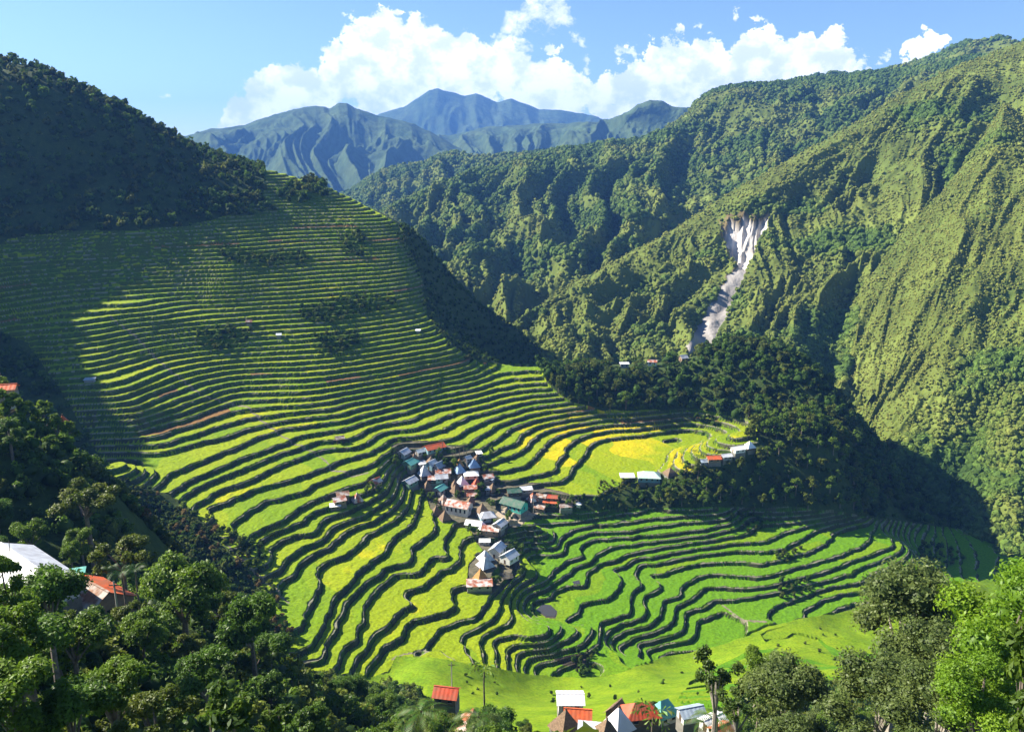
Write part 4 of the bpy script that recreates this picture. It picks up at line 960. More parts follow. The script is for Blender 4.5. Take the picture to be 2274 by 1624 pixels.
def house(label, u, v, L, W, hw, hr, ang, typ, roof, wall='plank', name="house", cat="house", group=None, stilts=0.0, win=2, rmin=80, r=None, roof2=None):
    """ridge length L, width W, wall height hw, roof height hr, ridge direction ang (degrees from +X)"""
    if r is None: p = march(u, v, hw+stilts+hr*.5, rmin)
    else:
        dx, dy, t = map(float, ray(u, v)); p = Vector((dx*r, dy*r, t*r-(hw+stilts+hr*.5)))
    if p is None: return None
    e = empty(name, p, math.radians(ang), label, cat, group)
    ov = .45; a, b = L/2, W/2; z0 = stilts; zt = z0+hw
    if stilts > 0:
        for sx in (-1, 1):
            for sy in (-1, 1):
                V, F = boxvf([(sx*a*.86-.12, sy*b*.86-.12, -2.2, sx*a*.86+.12, sy*b*.86+.12, z0)]); pyobj("post", V, F, M_WALL['wood'], e)
    else:
        V, F = boxvf([(-a*1.03, -b*1.03, -3.0, a*1.03, b*1.03, .12)]); pyobj("foundation", V, F, M_WALL['stone'], e)
    # walls with gable ends
    V = [(-a,-b,z0+.1),(a,-b,z0+.1),(a,b,z0+.1),(-a,b,z0+.1),(-a,-b,zt),(a,-b,zt),(a,b,zt),(-a,b,zt)]
    F = [(0,1,5,4),(1,2,6,5),(2,3,7,6),(3,0,4,7),(0,3,2,1)]
    if typ == 'gable': V += [(-a,0,zt+hr*.97),(a,0,zt+hr*.97)]; F += [(4,8,7),(5,6,9)]
    pyobj("wall", V, F, M_WALL[wall], e)
    V, F = [], []; m = M_ROOF[roof]
    A, B = a+ov, b+ov; zl = zt-hr*ov/b*.9; zr = zt+hr
    n = max(6, int(L/.38))
    if typ == 'gable':
        corrugated((-A,-B,zl),(A,-B,zl),(A,0,zr),(-A,0,zr), V, F, n); V2, F2 = (V, F) if not roof2 else ([], [])
        corrugated((A,B,zl),(-A,B,zl),(-A,0,zr),(A,0,zr), V2, F2, n)
        ro = pyobj("roof", V, F, m, e)
        if roof2: ro2 = pyobj("roof", V2, F2, M_ROOF[roof2], e); ro2["label"] = "%s far slope of the roof" % roof2
        Vr, Fr = boxvf([(-A-.02,-.16,zr-.02,A+.02,.16,zr+.07)]); pyobj("ridge_cap", Vr, Fr, m, ro)
    elif typ == 'shed':
        corrugated((-A,-B,zt+.05),(A,-B,zt+.05),(A,B,zt+hr),(-A,B,zt+hr), V, F, n); pyobj("roof", V, F, m, e)
    elif typ == 'hip':
        k = a*.45
        corrugated((-A,-B,zl),(A,-B,zl),(k,0,zr),(-k,0,zr), V, F, n); corrugated((A,B,zl),(-A,B,zl),(-k,0,zr),(k,0,zr), V, F, n)
        slab([(A,-B,zl),(A,B,zl),(k,0,zr)], .06, V, F); slab([(-A,B,zl),(-A,-B,zl),(-k,0,zr)], .06, V, F); pyobj("roof", V, F, m, e)
    else:                                    # steep four-sided hut roof
        B2 = max(A, B); fl = [(-B2,-B2),(B2,-B2),(B2,B2),(-B2,B2)]; ring = []
        prof = [(1.0, zt-.7), (.62, zt+hr*.30), (.30, zt+hr*.66), (.045, zt+hr)] if 'thatch' in roof else [(1.0, zt-.5), (.04, zt+hr)]
        for s, z in prof:
            k = len(V); V += [(x*s, y*s, z) for x, y in fl]; ring.append(k)
        for q in range(len(ring)-1):
            for i in range(4): F.append((ring[q]+i, ring[q]+(i+1) % 4, ring[q+1]+(i+1) % 4, ring[q+1]+i))
        F.append(tuple(ring[-1]+i for i in range(4))); F.append(tuple(ring[0]+3-i for i in range(4)))
        ro = pyobj("roof", V, F, m, e)
        Vr, Fr = boxvf([(-.14,-.14,zt+hr-.05,.14,.14,zt+hr+.35)]); pyobj("finial", Vr, Fr, M_WALL['wood'], ro)
    # openings on the two sides that face the valley below
    if win and hw > 1.6:
        for i in range(win):
            x = -a+L*(i+.5)/win
            V, F = boxvf([(x-.42,-b-.05,z0+hw*.42,x+.42,-b+.03,z0+hw*.80)]); w = pyobj("window", V, F, M_DARK, e)
            V, F = boxvf([(x-.5,-b-.09,z0+hw*.36,x+.5,-b-.052,z0+hw*.42)]); pyobj("sill", V, F, M_FR, w)
        V, F = boxvf([(-a-.05,-.45,z0+.12,-a+.03,.45,z0+min(2.0, hw*.9))]); pyobj("door", V, F, M_WALL['wood'], e)
        V, F = boxvf([(a-.03,-.45,z0+hw*.4,a+.05,.45,z0+hw*.8)]); w = pyobj("window", V, F, M_DARK, e)
    return e
cA = lambda x, y: (865.8+.1025*x, 965.7+.1025*y)
cB = lambda x, y: (965.7+.147*x, 1082.3+.147*y)
VG = "houses of the terrace village"
def H(label, uv, *a, **k):
    a = list(a)
    if k.get('rmin', 240) == 240 and 'r' not in k: a[0] *= 1.1; a[1] *= 1.1; a[3] *= 1.06
    k.setdefault('group', VG); k.setdefault('rmin', 240); return house(label, uv[0], uv[1], *a, **k)
HUT = dict(name="hut", cat="hut")
H("silver gabled house at the top left corner of the village", cA(290,335), 5.2, 4.6, 2.4, 1.5, 62, 'gable', 'silver', 'grey')
H("small blue grey tin house just left of the long red roof", cA(650,325), 3.6, 3.2, 2.4, .8, 35, 'gable', 'bluegrey', 'grey')
H("long house with bright red orange roof and blue walls, top of the village", cA(960,260), 9.5, 5.0, 2.6, 1.4, 33, 'gable', 'orange', 'blueg', win=4)
H("teal roofed gabled house with green walls at the upper left of the village", cA(440,540), 6.6, 5.4, 3.0, 1.6, 60, 'gable', 'teal', 'green')
H("small thatched hut peeking out behind the teal roofed house", cA(530,445), 3, 3, 1.6, 2.6, 20, 'pyramid', 'thatch', 'wood', **HUT)
H("small grey tin lean-to on the right of the teal roofed house", cA(690,590), 3.6, 3.0, 2.0, .7, 30, 'shed', 'silver', 'grey', name="shed", cat="shed")
H("thatched hut above the double gabled blue grey house", cA(890,520), 3.6, 3.6, 1.6, 2.8, 25, 'pyramid', 'thatch', 'wood', **HUT)
H("blue grey gabled house, left of a pair joined at the eaves", cA(900,610), 4.4, 4.0, 2.6, 1.9, 55, 'gable', 'silver', 'blueg')
H("blue grey gabled house, right of a pair joined at the eaves", cA(1050,620), 4.4, 3.6, 2.6, 1.9, 55, 'gable', 'bluegrey', 'grey')
H("steep pyramid hut clad in grey tin with an orange ridge", cA(740,790), 4.4, 4.4, 1.5, 4.4, 28, 'pyramid', 'silver', 'wood', **HUT)
H("rust and white striped gabled house in the upper middle of the village", cA(1150,810), 6.6, 3.8, 2.6, 1.2, 5, 'gable', 'rust', 'plank')
H("pale silver gabled house between two rusty striped roofs", cA(1110,870), 5.4, 4.2, 2.6, 1.3, 10, 'gable', 'silver', 'grey')
H("long low house with rust striped roof below the pale silver one", cA(1010,965), 7.2, 3.6, 2.4, 1.1, 0, 'gable', 'rust', 'wood')
H("silver gabled house with green wall at the left edge of the village", cA(420,955), 6.4, 4.8, 2.8, 1.4, 58, 'gable', 'silver', 'green')
H("brown thatched hut left of the teal green gable in mid village", cA(810,1060), 3.8, 3.8, 1.6, 3.4, 25, 'pyramid', 'thatch', 'wood', **HUT)
H("teal green gabled house in the middle of the village", cA(1080,1120), 5.4, 4.4, 2.8, 1.3, 60, 'gable', 'teal', 'grey')
H("pyramid hut of tin coloured like reflected sky, left of the upper pair", cA(1505,690), 4.0, 4.0, 1.5, 3.8, 30, 'pyramid', 'blue', 'wood', **HUT)
H("narrow thatched hut right behind the left pyramid hut coloured like reflected sky", cA(1505,570), 2.8, 2.8, 1.6, 3.0, 25, 'pyramid', 'goldthatch', 'wood', **HUT)
H("pyramid hut of tin coloured like reflected sky near the upper right edge of the village", cA(1820,600), 4.4, 4.4, 1.5, 3.4, 15, 'pyramid', 'blue', 'wood', **HUT)
H("small silver shed at the top right of the village", cA(1680,480), 2.8, 2.6, 2.0, .9, 40, 'gable', 'silver', 'grey', name="shed", cat="shed")
H("grey thatched hut at the top right corner of the village", cA(1890,470), 4.0, 4.0, 1.6, 2.8, 35, 'pyramid', 'thatch', 'wood', **HUT)
H("tiny white roofed shed at the very top right of the village", cA(1925,375), 2.4, 2.2, 1.8, .6, 20, 'shed', 'white', 'grey', name="shed", cat="shed")
H("open house with broad bright white roof on wooden posts", cA(1755,805), 6.2, 5.0, 2.2, 1.1, 8, 'hip', 'white', 'cream', stilts=1.2)
H("white tin pyramid hut in the centre of the village", cA(1560,960), 4.0, 4.0, 1.6, 3.8, 35, 'pyramid', 'white', 'wood', **HUT)
H("hut with steep rust orange roof and white skirt", cA(1880,1010), 4.2, 4.2, 1.6, 3.4, 15, 'pyramid', 'red', 'wood', **HUT)
H("low house with orange and white striped roof in the centre", cA(1740,1125), 5.4, 3.8, 2.2, .9, 2, 'gable', 'rust', 'plank', roof2='orange')
H("thatched hut, upper of two stacked left of the orange striped house", cA(1405,1030), 3.0, 3.0, 1.6, 3.0, 20, 'pyramid', 'thatch', 'wood', **HUT)
H("thatched hut, lower of two stacked left of the orange striped house", cA(1415,1160), 3.2, 3.2, 1.6, 3.0, 40, 'pyramid', 'thatch', 'wood', **HUT)
H("small pinkish rust roof just below the orange striped house", cA(1770,1270), 4.0, 2.6, 2.0, .7, 5, 'gable', 'rust', 'plank')
H("small hut behind the long patchwork roofed house", cA(1750,1370), 3.2, 3.2, 1.5, 2.6, 15, 'pyramid', 'thatch', 'wood', **HUT)
H("rust and white gabled house at the right of the white roof", cA(2120,890), 4.4, 3.6, 2.2, 1.0, 20, 'gable', 'rust', 'grey')
H("blue grey shed below the rust and white gable", cA(2150,965), 4.2, 2.8, 2.0, .7, -20, 'shed', 'bluegrey', 'grey', name="shed", cat="shed")
H("thatched hut at the right side of the village by green bushes", cA(2230,1100), 3.8, 3.8, 1.6, 3.0, 30, 'pyramid', 'thatch', 'wood', **HUT)
H("small silver shed next to the right side thatched hut", cA(2140,1180), 2.8, 2.4, 1.9, .6, 10, 'shed', 'silver', 'grey', name="shed", cat="shed")
H("hut with orange brown steep roof left of the patchwork house", cA(1160,1360), 4.0, 4.0, 1.5, 3.4, 40, 'pyramid', 'brown', 'wood', **HUT)
H("large two storey white house with red and green patchwork roof", cB(360,225), 10.5, 6.2, 4.6, 1.7, -22, 'gable', 'rust', 'white', win=5, roof2='red')
H("thatched hut at the lower left edge of the village", cB(20,320), 3.6, 3.6, 1.5, 3.2, 20, 'pyramid', 'thatch', 'wood', **HUT)
H("thatched hut below the patchwork roofed house", cB(150,390), 3.8, 3.8, 1.5, 3.4, 30, 'pyramid', 'thatch', 'wood', **HUT)
H("thatched hut between the patchwork house and the schoolyard", cB(715,285), 4.2, 4.2, 1.5, 3.2, 25, 'pyramid', 'thatch', 'wood', **HUT)
H("silver hipped roof house below the schoolyard", cB(785,385), 6.4, 5.4, 2.6, 1.7, 15, 'hip', 'silver', 'blueg')
H("white gabled house joined to a pyramid roof in the lower village", cB(590,510), 6.6, 4.4, 2.8, 1.2, -15, 'gable', 'white', 'cream')
H("white and blue pyramid roof beside the rust orange patched house", cB(715,550), 3.8, 3.8, 1.8, 2.8, 30, 'pyramid', 'white', 'cream', **HUT)
H("silver gabled house with rust stains below the schoolyard wall", cB(980,515), 5.4, 4.2, 2.6, 1.3, 60, 'gable', 'silver', 'grey')
H("house with orange rust roof patched in a white cross", cB(850,595), 6.6, 4.6, 2.8, 1.2, -12, 'gable', 'rust', 'plank', roof2='orange')
H("small white tin shed on stone wall in the lower village", cB(750,780), 4.0, 2.6, 1.8, .7, 0, 'gable', 'white', 'grey', name="shed", cat="shed")
H("white two storey house with silver gable roof, upper of the lower cluster", cB(940,880), 6.2, 4.8, 3.6, 1.7, 66, 'gable', 'silver', 'white', stilts=.6)
H("white house with silver gable roof on posts, right of the lower cluster", cB(1120,990), 5.8, 5.0, 3.0, 1.7, 52, 'gable', 'silver', 'white', stilts=1.6)
H("silver pyramid hut behind another silver pyramid hut", cB(760,1000), 4.8, 4.8, 1.5, 3.4, 30, 'pyramid', 'silver', 'wood', **HUT)
H("silver pyramid hut in front of another silver pyramid hut", cB(760,1105), 5.0, 5.0, 1.5, 3.4, 35, 'pyramid', 'silver', 'wood', **HUT)
H("golden thatched hut just above the lowest rusty roof", cB(690,1290), 4.0, 4.0, 1.5, 4.0, 30, 'pyramid', 'goldthatch', 'wood', **HUT)
H("lowest village house with wide flat rust and white patchwork roof", cB(670,1435), 9.0, 5.4, 2.6, .9, 4, 'gable', 'rust', 'grey', win=3)
H("long teal building with dark green roof beside the schoolyard", cB(1190,200), 11.0, 6.0, 3.4, 2.0, -33, 'gable', 'green', 'teal', name="school", cat="school", win=5, group=None)
H("dark green roofed house behind the long teal building", cB(1190,25), 5.8, 4.2, 2.4, 1.1, 10, 'gable', 'green', 'wood')
H("silver flat shed behind and right of the long teal building", cB(1380,25), 5.0, 2.8, 2.0, .6, 10, 'shed', 'silver', 'grey', name="shed", cat="shed")
H("pyramid hut with rust and white striped roof right of the schoolyard", cB(1480,150), 4.2, 4.2, 1.5, 3.2, 30, 'pyramid', 'rust', 'wood', **HUT)
H("faded rust roofed house near the bright orange roof", cB(1610,110), 4.4, 3.4, 2.2, .9, -20, 'gable', 'brown', 'plank')
H("darker red roofed house partly behind the bright orange roof", cB(1770,125), 4.6, 3.2, 2.2, .8, -12, 'gable', 'red', 'plank')
H("house with the brightest orange red roof at the right end of the village", cB(1755,190), 6.4, 3.8, 2.4, 1.0, -14, 'gable', 'orange', 'plank')
H("low brown roofed house at the edge of the schoolyard wall", cB(1590,285), 4.4, 3.6, 2.0, .8, -25, 'gable', 'brown', 'plank')
H("grey brown tin house at the far right tip of the village", cB(1970,275), 5.4, 3.4, 1.9, .8, 10, 'gable', 'brown', 'grey')
H("tiny white box shed at the far right tip of the village", cB(2160,245), 1.8, 1.6, 1.5, .3, 10, 'shed', 'white', 'white', name="shed", cat="shed")
H("small house with white and red roof left of the village on its own field edge", (834,1064), 3.8, 3.4, 2.2, 1.4, 50, 'gable', 'rust', 'plank')
H("rust roofed house, upper of three left of the village", (760,1093), 4.6, 4.0, 2.2, .9, 20, 'gable', 'brown', 'plank')
H("rust roofed house, middle of three left of the village", (753,1108), 4.6, 4.0, 2.2, .9, 25, 'gable', 'rust', 'plank')
H("white roofed lean-to below two rust roofs left of the village", (744,1120), 3.8, 2.4, 1.9, .5, 15, 'shed', 'white', 'plank', name="shed", cat="shed")
H("steep rust red pyramid hut left of the village", (793,1101), 3.6, 3.6, 1.5, 3.2, 30, 'pyramid', 'rust', 'wood', **HUT)
H("small pinkish roofed field hut standing alone on the terraces", (754,972), 3.4, 3.0, 1.2, .9, 25, 'gable', 'brown', 'wood', stilts=1.4, group=None, **HUT)
H("tiny reddish hut among bushes high on the left terraces", (553,713), 2.6, 2.2, 1.4, .8, 10, 'gable', 'brown', 'wood', group=None, **HUT)
H("tiny white hut beside a bare channel high on the terraces", (619,741), 2.2, 1.8, 1.4, .6, 10, 'gable', 'white', 'grey', group=None, **HUT)
H("tiny white shed near the right edge of the upper terraces", (928,733), 2.2, 1.8, 1.4, .5, 0, 'shed', 'white', 'grey', group=None, name="shed", cat="shed")
H("tiny blue grey roof alone in the shaded lower left terraces", (199,841), 4.0, 2.6, 1.4, .5, 10, 'shed', 'bluegrey', 'grey', group=None, name="shed", cat="shed")
RG_ = "buildings beside the big flat field"
H("flat white open shelter at the edge of the big flat field", (1392,1056), 6.2, 4.0, .3, .6, 0, 'shed', 'white', 'grey', name="shelter", cat="shelter", stilts=2.0, group=RG_)
H("house with pale mint hipped roof beside the big flat field", (1441,1050), 10.0, 7.0, 2.8, 2.0, -6, 'hip', 'mint', 'blueg', win=4, group=RG_)
H("grey thatched hut at the corner of the yellow field", (1488,1044), 5.0, 5.0, 1.4, 2.6, 20, 'pyramid', 'thatch', 'wood', group=RG_, **HUT)
KG = "houses along the near knoll"
H("grey roofed house at the left end of the row on the near knoll", (1563,1020), 5.0, 3.8, 2.2, .8, 10, 'gable', 'bluegrey', 'grey', group=KG)
H("house with orange roof in the row on the near knoll", (1584,1015), 6.0, 4.0, 2.4, .9, 5, 'gable', 'orange', 'plank', group=KG)
H("pale grey roofed house right of the orange one on the near knoll", (1612,1010), 4.8, 3.6, 2.2, .8, 15, 'gable', 'silver', 'grey', group=KG)
H("white roofed house near the upper end of the knoll row", (1638,997), 5.6, 4.2, 2.2, .9, 20, 'gable', 'white', 'white', group=KG)
H("white pyramid hut at the upper end of the knoll row", (1664,985), 4.0, 4.0, 1.6, 2.6, 20, 'pyramid', 'white', 'wood', group=KG, **HUT)
FG_ = "hamlet on top of the far knoll"
for lab, u, v, a_, b_, hw_, hr_, an_, ty_, ro_, wa_ in [
    ("red orange roof at the top left of the hamlet on the far knoll", 1275, 768, 8, 4, 2.4, 1.4, 5, 'gable', 'orange', 'plank'),
    ("white roof lowest at the left end of the far knoll hamlet", 1241, 783, 7, 4, 2.2, .8, 5, 'gable', 'white', 'white'),
    ("roof coloured like reflected sky right of the red one on the far knoll", 1305, 777, 4.6, 4, 2.2, 1.2, 40, 'gable', 'blue', 'white'),
    ("brown thatched pyramid hut on the far knoll skyline", 1321, 776, 4.2, 4.2, 1.5, 3.2, 20, 'pyramid', 'thatch', 'wood'),
    ("low white gabled roof right of the thatched hut on the far knoll", 1347, 781, 5.4, 4, 2.0, 1.0, 15, 'gable', 'silver', 'grey'),
    ("thatched hut half hidden by trees on the far knoll", 1381, 792, 4.6, 4.6, 1.4, 2.8, 20, 'pyramid', 'thatch', 'wood'),
    ("narrow white roof below the half hidden thatched hut", 1386, 806, 5.4, 2.6, 1.8, .5, 0, 'shed', 'white', 'grey'),
    ("white and rust roof in the middle of the far knoll", 1448, 800, 5.6, 3.6, 2.0, 1.0, -10, 'gable', 'rust', 'white'),
    ("silver hut at the right end of the far knoll hamlet", 1517, 790, 4.4, 4.0, 2.0, 1.6, 20, 'gable', 'silver', 'plank'),
    ("grey roof topmost at the right end of the far knoll hamlet", 1521, 773, 4.0, 3.4, 2.0, 1.0, 0, 'gable', 'bluegrey', 'grey')]:
    H(lab, (u, v), a_, b_, hw_+1.0, hr_, an_, ty_, ro_, wa_, group=FG_, rmin=420, **(HUT if ty_ == 'pyramid' else {}))
# left nose
LG_ = "houses on the near left slope"
H("small orange roof among trees at the left edge", (14, 856), 3.8, 3.0, 1.2, .8, 15, 'gable', 'orange', 'plank', group=LG_, r=222, win=0)
H("white tin pyramid roof among trees at the left edge", (34, 889), 2.4, 2.4, 1.0, 2.0, 30, 'pyramid', 'white', 'plank', group=LG_, r=215, **HUT)
H("pale orange gable peak above trees right of the left edge clump", (139, 928), 1.9, 1.9, 1.0, 1.6, 30, 'pyramid', 'orange', 'plank', group=LG_, r=228, **HUT)
LATE = [(15, 905, 34, 212), (52, 915, 26, 210), (0, 870, 26, 228), (128, 955, 24, 222), (152, 962, 22, 224), (95, 925, 28, 224)]
# near houses lower left
NL = "large houses in the lower left foreground"
H("large house with white and pale blue tin roof at the lower left edge", (52, 1252), 15, 8.0, 3.4, 2.0, -38, 'gable', 'white', 'white', group=NL, r=128, roof2='silver')
H("house with big orange and brown rusty hipped roof in the lower left", (205, 1308), 9.0, 7.6, 2.8, 2.4, -35, 'gable', 'brown', 'plank', group=NL, r=126, roof2='orange')
H("small mint roof corner between the white and orange roofs", (150, 1278), 4.0, 3.0, 2.4, .6, 20, 'shed', 'teal', 'grey', group=NL, r=134)
H("pale patched roof at the lower left edge below the white roof", (18, 1358), 6.0, 4.0, 2.2, .8, 15, 'gable', 'silver', 'plank', group=NL, r=104)
# hamlet at bottom centre
BG_ = "hamlet at the bottom edge"
H("box shaped house with plain bright white roof at the bottom centre", (1266, 1543), 5.4, 4.4, 2.6, .9, 0, 'gable', 'white', 'white', group=BG_, r=156)
H("orange rust roofed house right below the plain white roof", (1283, 1578), 5.2, 3.8, 2.2, 1.4, -6, 'gable', 'orange', 'plank', group=BG_, r=148)
H("round shouldered thatched hut with tin cap at the bottom centre", (1256, 1592), 4.6, 4.6, 1.5, 3.8, 30, 'pyramid', 'thatch', 'wood', group=BG_, r=140, **HUT)
H("white and blue tin pyramid hut at the bottom edge", (1373, 1588), 4.4, 4.4, 1.5, 4.0, 35, 'pyramid', 'white', 'wood', group=BG_, r=140, **HUT)
H("brown thatched hut lowest at the bottom edge", (1347, 1612), 4.6, 4.6, 1.5, 3.4, 20, 'pyramid', 'thatch', 'wood', group=BG_, r=132, **HUT)
H("small thatched gable behind the white pyramid hut", (1368, 1567), 3.4, 3.0, 2.0, 1.8, 50, 'gable', 'thatch', 'plank', group=BG_, r=150)
H("dark red tin roofed house left of the teal hipped roof", (1424, 1566), 6.6, 4.4, 2.4, 1.9, 8, 'hip', 'red', 'plank', group=BG_, r=146)
H("teal hipped roof house at the bottom right of centre", (1474, 1562), 4.2, 4.2, 2.4, 2.2, 25, 'hip', 'teal', 'white', group=BG_, r=148)
H("white and blue shed right of the teal hipped roof", (1534, 1572), 4.6, 3.0, 2.0, .8, 15, 'gable', 'bluegrey', 'white', group=BG_, r=144, name="shed", cat="shed")
H("white patched shed near the lower right of the hamlet", (1583, 1592), 4.0, 3.0, 2.0, .7, 30, 'gable', 'white', 'white', group=BG_, r=136, name="shed", cat="shed")
H("rust red roofed shed at the lower right of the hamlet", (1602, 1612), 3.4, 3.0, 1.8, .9, 30, 'gable', 'rust', 'plank', group=BG_, r=132, name="shed", cat="shed")
H("silver shed at the very bottom edge near the thatched hut", (1308, 1617), 3.6, 3.0, 2.0, .6, -8, 'shed', 'silver', 'grey', group=BG_, r=132, name="shed", cat="shed")
H("small orange red tin roofed hut alone left of centre at the bottom", (991, 1529), 4.6, 3.6, 2.2, 1.2, -10, 'gable', 'red', 'plank', group=None, r=150, **HUT)
H("rusty roof half hidden by ferns at the bottom", (1042, 1603), 5.0, 3.4, 2.2, 1.2, 80, 'gable', 'rust', 'plank', group=None, r=118)
# poles
def pole(label, u, vb, h, r):
    dx, dy, t = map(float, ray(u, vb)); p = Vector((dx*r, dy*r, t*r))
    e = empty("utility_pole", p, 0, label, "pole")
    V, F = tubes([[(0, 0, -3, .16), (0, 0, h, .11)]], 8); pyobj("shaft", V, [tuple(f) for f in F], M_FR, e)
    V, F = boxvf([(-.7, -.06, h-.7, .7, .06, h-.55)]); pyobj("crossarm", V, F, M_WALL['wood'], e)
pole("grey pole rising from the trees right of the orange brown roof", 268, 1405, 8.0, 112)
pole("thin pole behind the small orange red hut at the bottom", 1003, 1520, 5.6, 150)
q = march(1184, 1139, 0, 240); 
if q: e_ = empty("flagpole", q, 0, "grey flagpole at the right end of the schoolyard", "flagpole"); V, F = tubes([[(0, 0, -.5, .12), (0, 0, 7, .07)]], 8); pyobj("shaft", V, [tuple(f) for f in F], M_FR, e_)

M_WATER = mat("pond water", (.05,.045,.035), rough=.06, spec=.8)
for q_ in (PONDS[0], PONDS[1], PONDS[2]):
    cu_ = sum(p[0] for p in q_)/len(q_); cv_ = sum(p[1] for p in q_)/len(q_); c_ = march(cu_, cv_, 0, 240)
    if c_ is None: continue
    zz_ = max(ground_z(c_.x+a, c_.y+b) for a in (-2, 0, 2) for b in (-2, 0, 2))+.06; V = []
    for u, v in q_:
        dx, dy, t = map(float, ray(u, v)); r = zz_/t; V.append((dx*r, dy*r, zz_))
    tag(pyobj("pond_water", V+[(a, b, c-.5) for a, b, c in V], [tuple(range(len(V)))[::-1] if False else tuple(range(len(V)))], M_WATER), kind="structure")

# ------------------------------------------------------------------ village trees, palms
def frond(V, F, T, base, az, L, droop, rise, n, lw, c, rg):
    """arching frond with leaflet pairs"""
    pts = []
    for i in range(n+1):
        f = i/n; d = L*f; z = rise*L*f-droop*L*f*f*1.3
        pts.append(Vector(base)+Vector((math.cos(az)*d*(1-.25*f*droop), math.sin(az)*d*(1-.25*f*droop), z)))
    side = Vector((-math.sin(az), math.cos(az), 0))
    for i in range(1, n+1):
        p = pts[i]; dr = (pts[i]-pts[i-1]).normalized(); w = lw*math.sin(math.pi*min(.97, .12+.88*i/n))+.05*lw
        for s in (-1, 1):
            tip = p+side*s*w+dr*w*.45+Vector((0, 0, -w*.45)); b = len(V); hw = L/n*.36
            V += [tuple(p-dr*hw), tuple((p+tip)/2-dr*hw*.6), tuple(tip), tuple((p+tip)/2+dr*hw*.9)]
            F.append((b, b+1, b+2, b+3)); T.append([q*rg.uniform(.7, 1.3) for q in c])
def palm_mesh(nf, L, droop, rise, n, lw, c, seed):
    rg = random.Random(seed); V, F, T = [], [], []
    for i in range(nf): frond(V, F, T, (0, 0, 0), 6.283*i/nf+rg.uniform(-.3, .3), L*rg.uniform(.8, 1.1), droop*rg.uniform(.7, 1.3), rise*rg.uniform(.6, 1.4), n, lw, c, rg)
    return split_mesh("crown", np.array(V), np.array(F), np.array(T), M_LEAF)
PALMC = palm_mesh(11, 1.0, .75, .75, 14, .26, (.05,.11,.012), 3); FERNC = palm_mesh(10, 1.0, .55, .38, 22, .20, (.09,.17,.02), 4); BANC = palm_mesh(7, 1.0, 1.0, 1.1, 5, .30, (.14,.24,.02), 5)
def palm(key, u, v, R, h, label, group=None, r=None, name="palm_tree", cat="palm"):
    if r is None:
        p = march(u, v, h, 240)
        if p is None: return
    else:
        dx, dy, t = map(float, ray(u, v)); p = Vector((dx*r, dy*r, t*r-h))
    e = empty(name, p, random.uniform(0, 6), label, cat, group)
    c = bpy.data.objects.new("crown", key); COL.objects.link(c); c.parent = e; c.location = (0, 0, h); c.scale = (R, R, R)
    V, F = tubes([[(0, 0, -4, .17), (.1, .05, h*.5, .14), (0, 0, h, .11)]], 7); pyobj("trunk", V, [tuple(f) for f in F], M_BARK, e)
for u, v in [cA(1340,260), cA(1420,300), cA(1500,250), cA(1600,230), cA(1650,300), cA(1380,360), cA(1140,110), cA(1810,330)]:
    palm(PALMC, u, v, 2.3, 6.0, "slender palm in the cluster at the top right of the village", "palms at the top of the village")
for u, v in [(1222,1062), (1541,1002), (1548,1012), (1128,1200), (1135,1212)]:
    palm(PALMC, u, v, 2.4, 4.5, "low palm growing at the edge of a rice field", "palms by the fields")
palm(PALMC, 268, 1268, 3.0, 9, "tall slim palm above the trees right of the orange brown roof", r=116)
palm(PALMC, 300, 1262, 2.4, 8, "smaller palm right of the tall slim palm", r=120)
palm(FERNC, 935, 1578, 4.0, 4, "tree fern with wide arching fronds left of the bottom centre", r=62, name="tree_fern", cat="tree fern")
palm(FERNC, 1062, 1590, 4.0, 4, "tree fern with arching fronds over the rusty roof", r=66, name="tree_fern", cat="tree fern")
palm(FERNC, 1592, 1592, 4.2, 4, "pale arching tree fern in front of the white sheds", r=72, name="tree_fern", cat="tree fern")
palm(BANC, 1075, 1490, 3.2, 5, "banana plant with hanging leaves right of the orange red hut", r=118, name="banana_plant", cat="plant")
palm(BANC, 1450, 1592, 3.4, 3, "banana plant with broad leaves in front of the dark red roof", r=92, name="banana_plant", cat="plant")
vt = [cA(60,330), cA(120,560), cA(760,470), cA(1050,430), cA(1200,600), cA(1330,780), cA(1400,620), cA(1450,1290), cA(1900,1290), cA(2050,1220), cA(1960,1180), cA(2200,330), cA(1960,560), cA(2050,720),
      cA(900,1330), cA(1000,1440), cA(700,1250), cB(810,200), cB(860,240), cB(640,90), cB(940,60), cB(1110,440), cB(1230,860), cB(1300,940), cB(1330,1230), cB(1290,1280), cB(900,1400), cB(960,1380), cB(1700,270), cB(1850,300), cB(600,640), cB(660,700), cB(540,620), (1240,1110), (1262,1118), (826,1080), (842,1085), (815,1092), (1270,1105)]
for i, (u, v) in enumerate(vt):
    R = rgw.uniform(1.5, 2.6); p = march(u, v, R, 240)
    if p: add_tree(['mid0', 'mid1', 'dense2', 'mid1'][i % 4], (p.x, p.y, p.z+R*.9), R, rgw.uniform(.9, 1.3), "@"+("bushy" if R < 1.9 else "rounded")+" little tree", "tree", "small trees in the village")

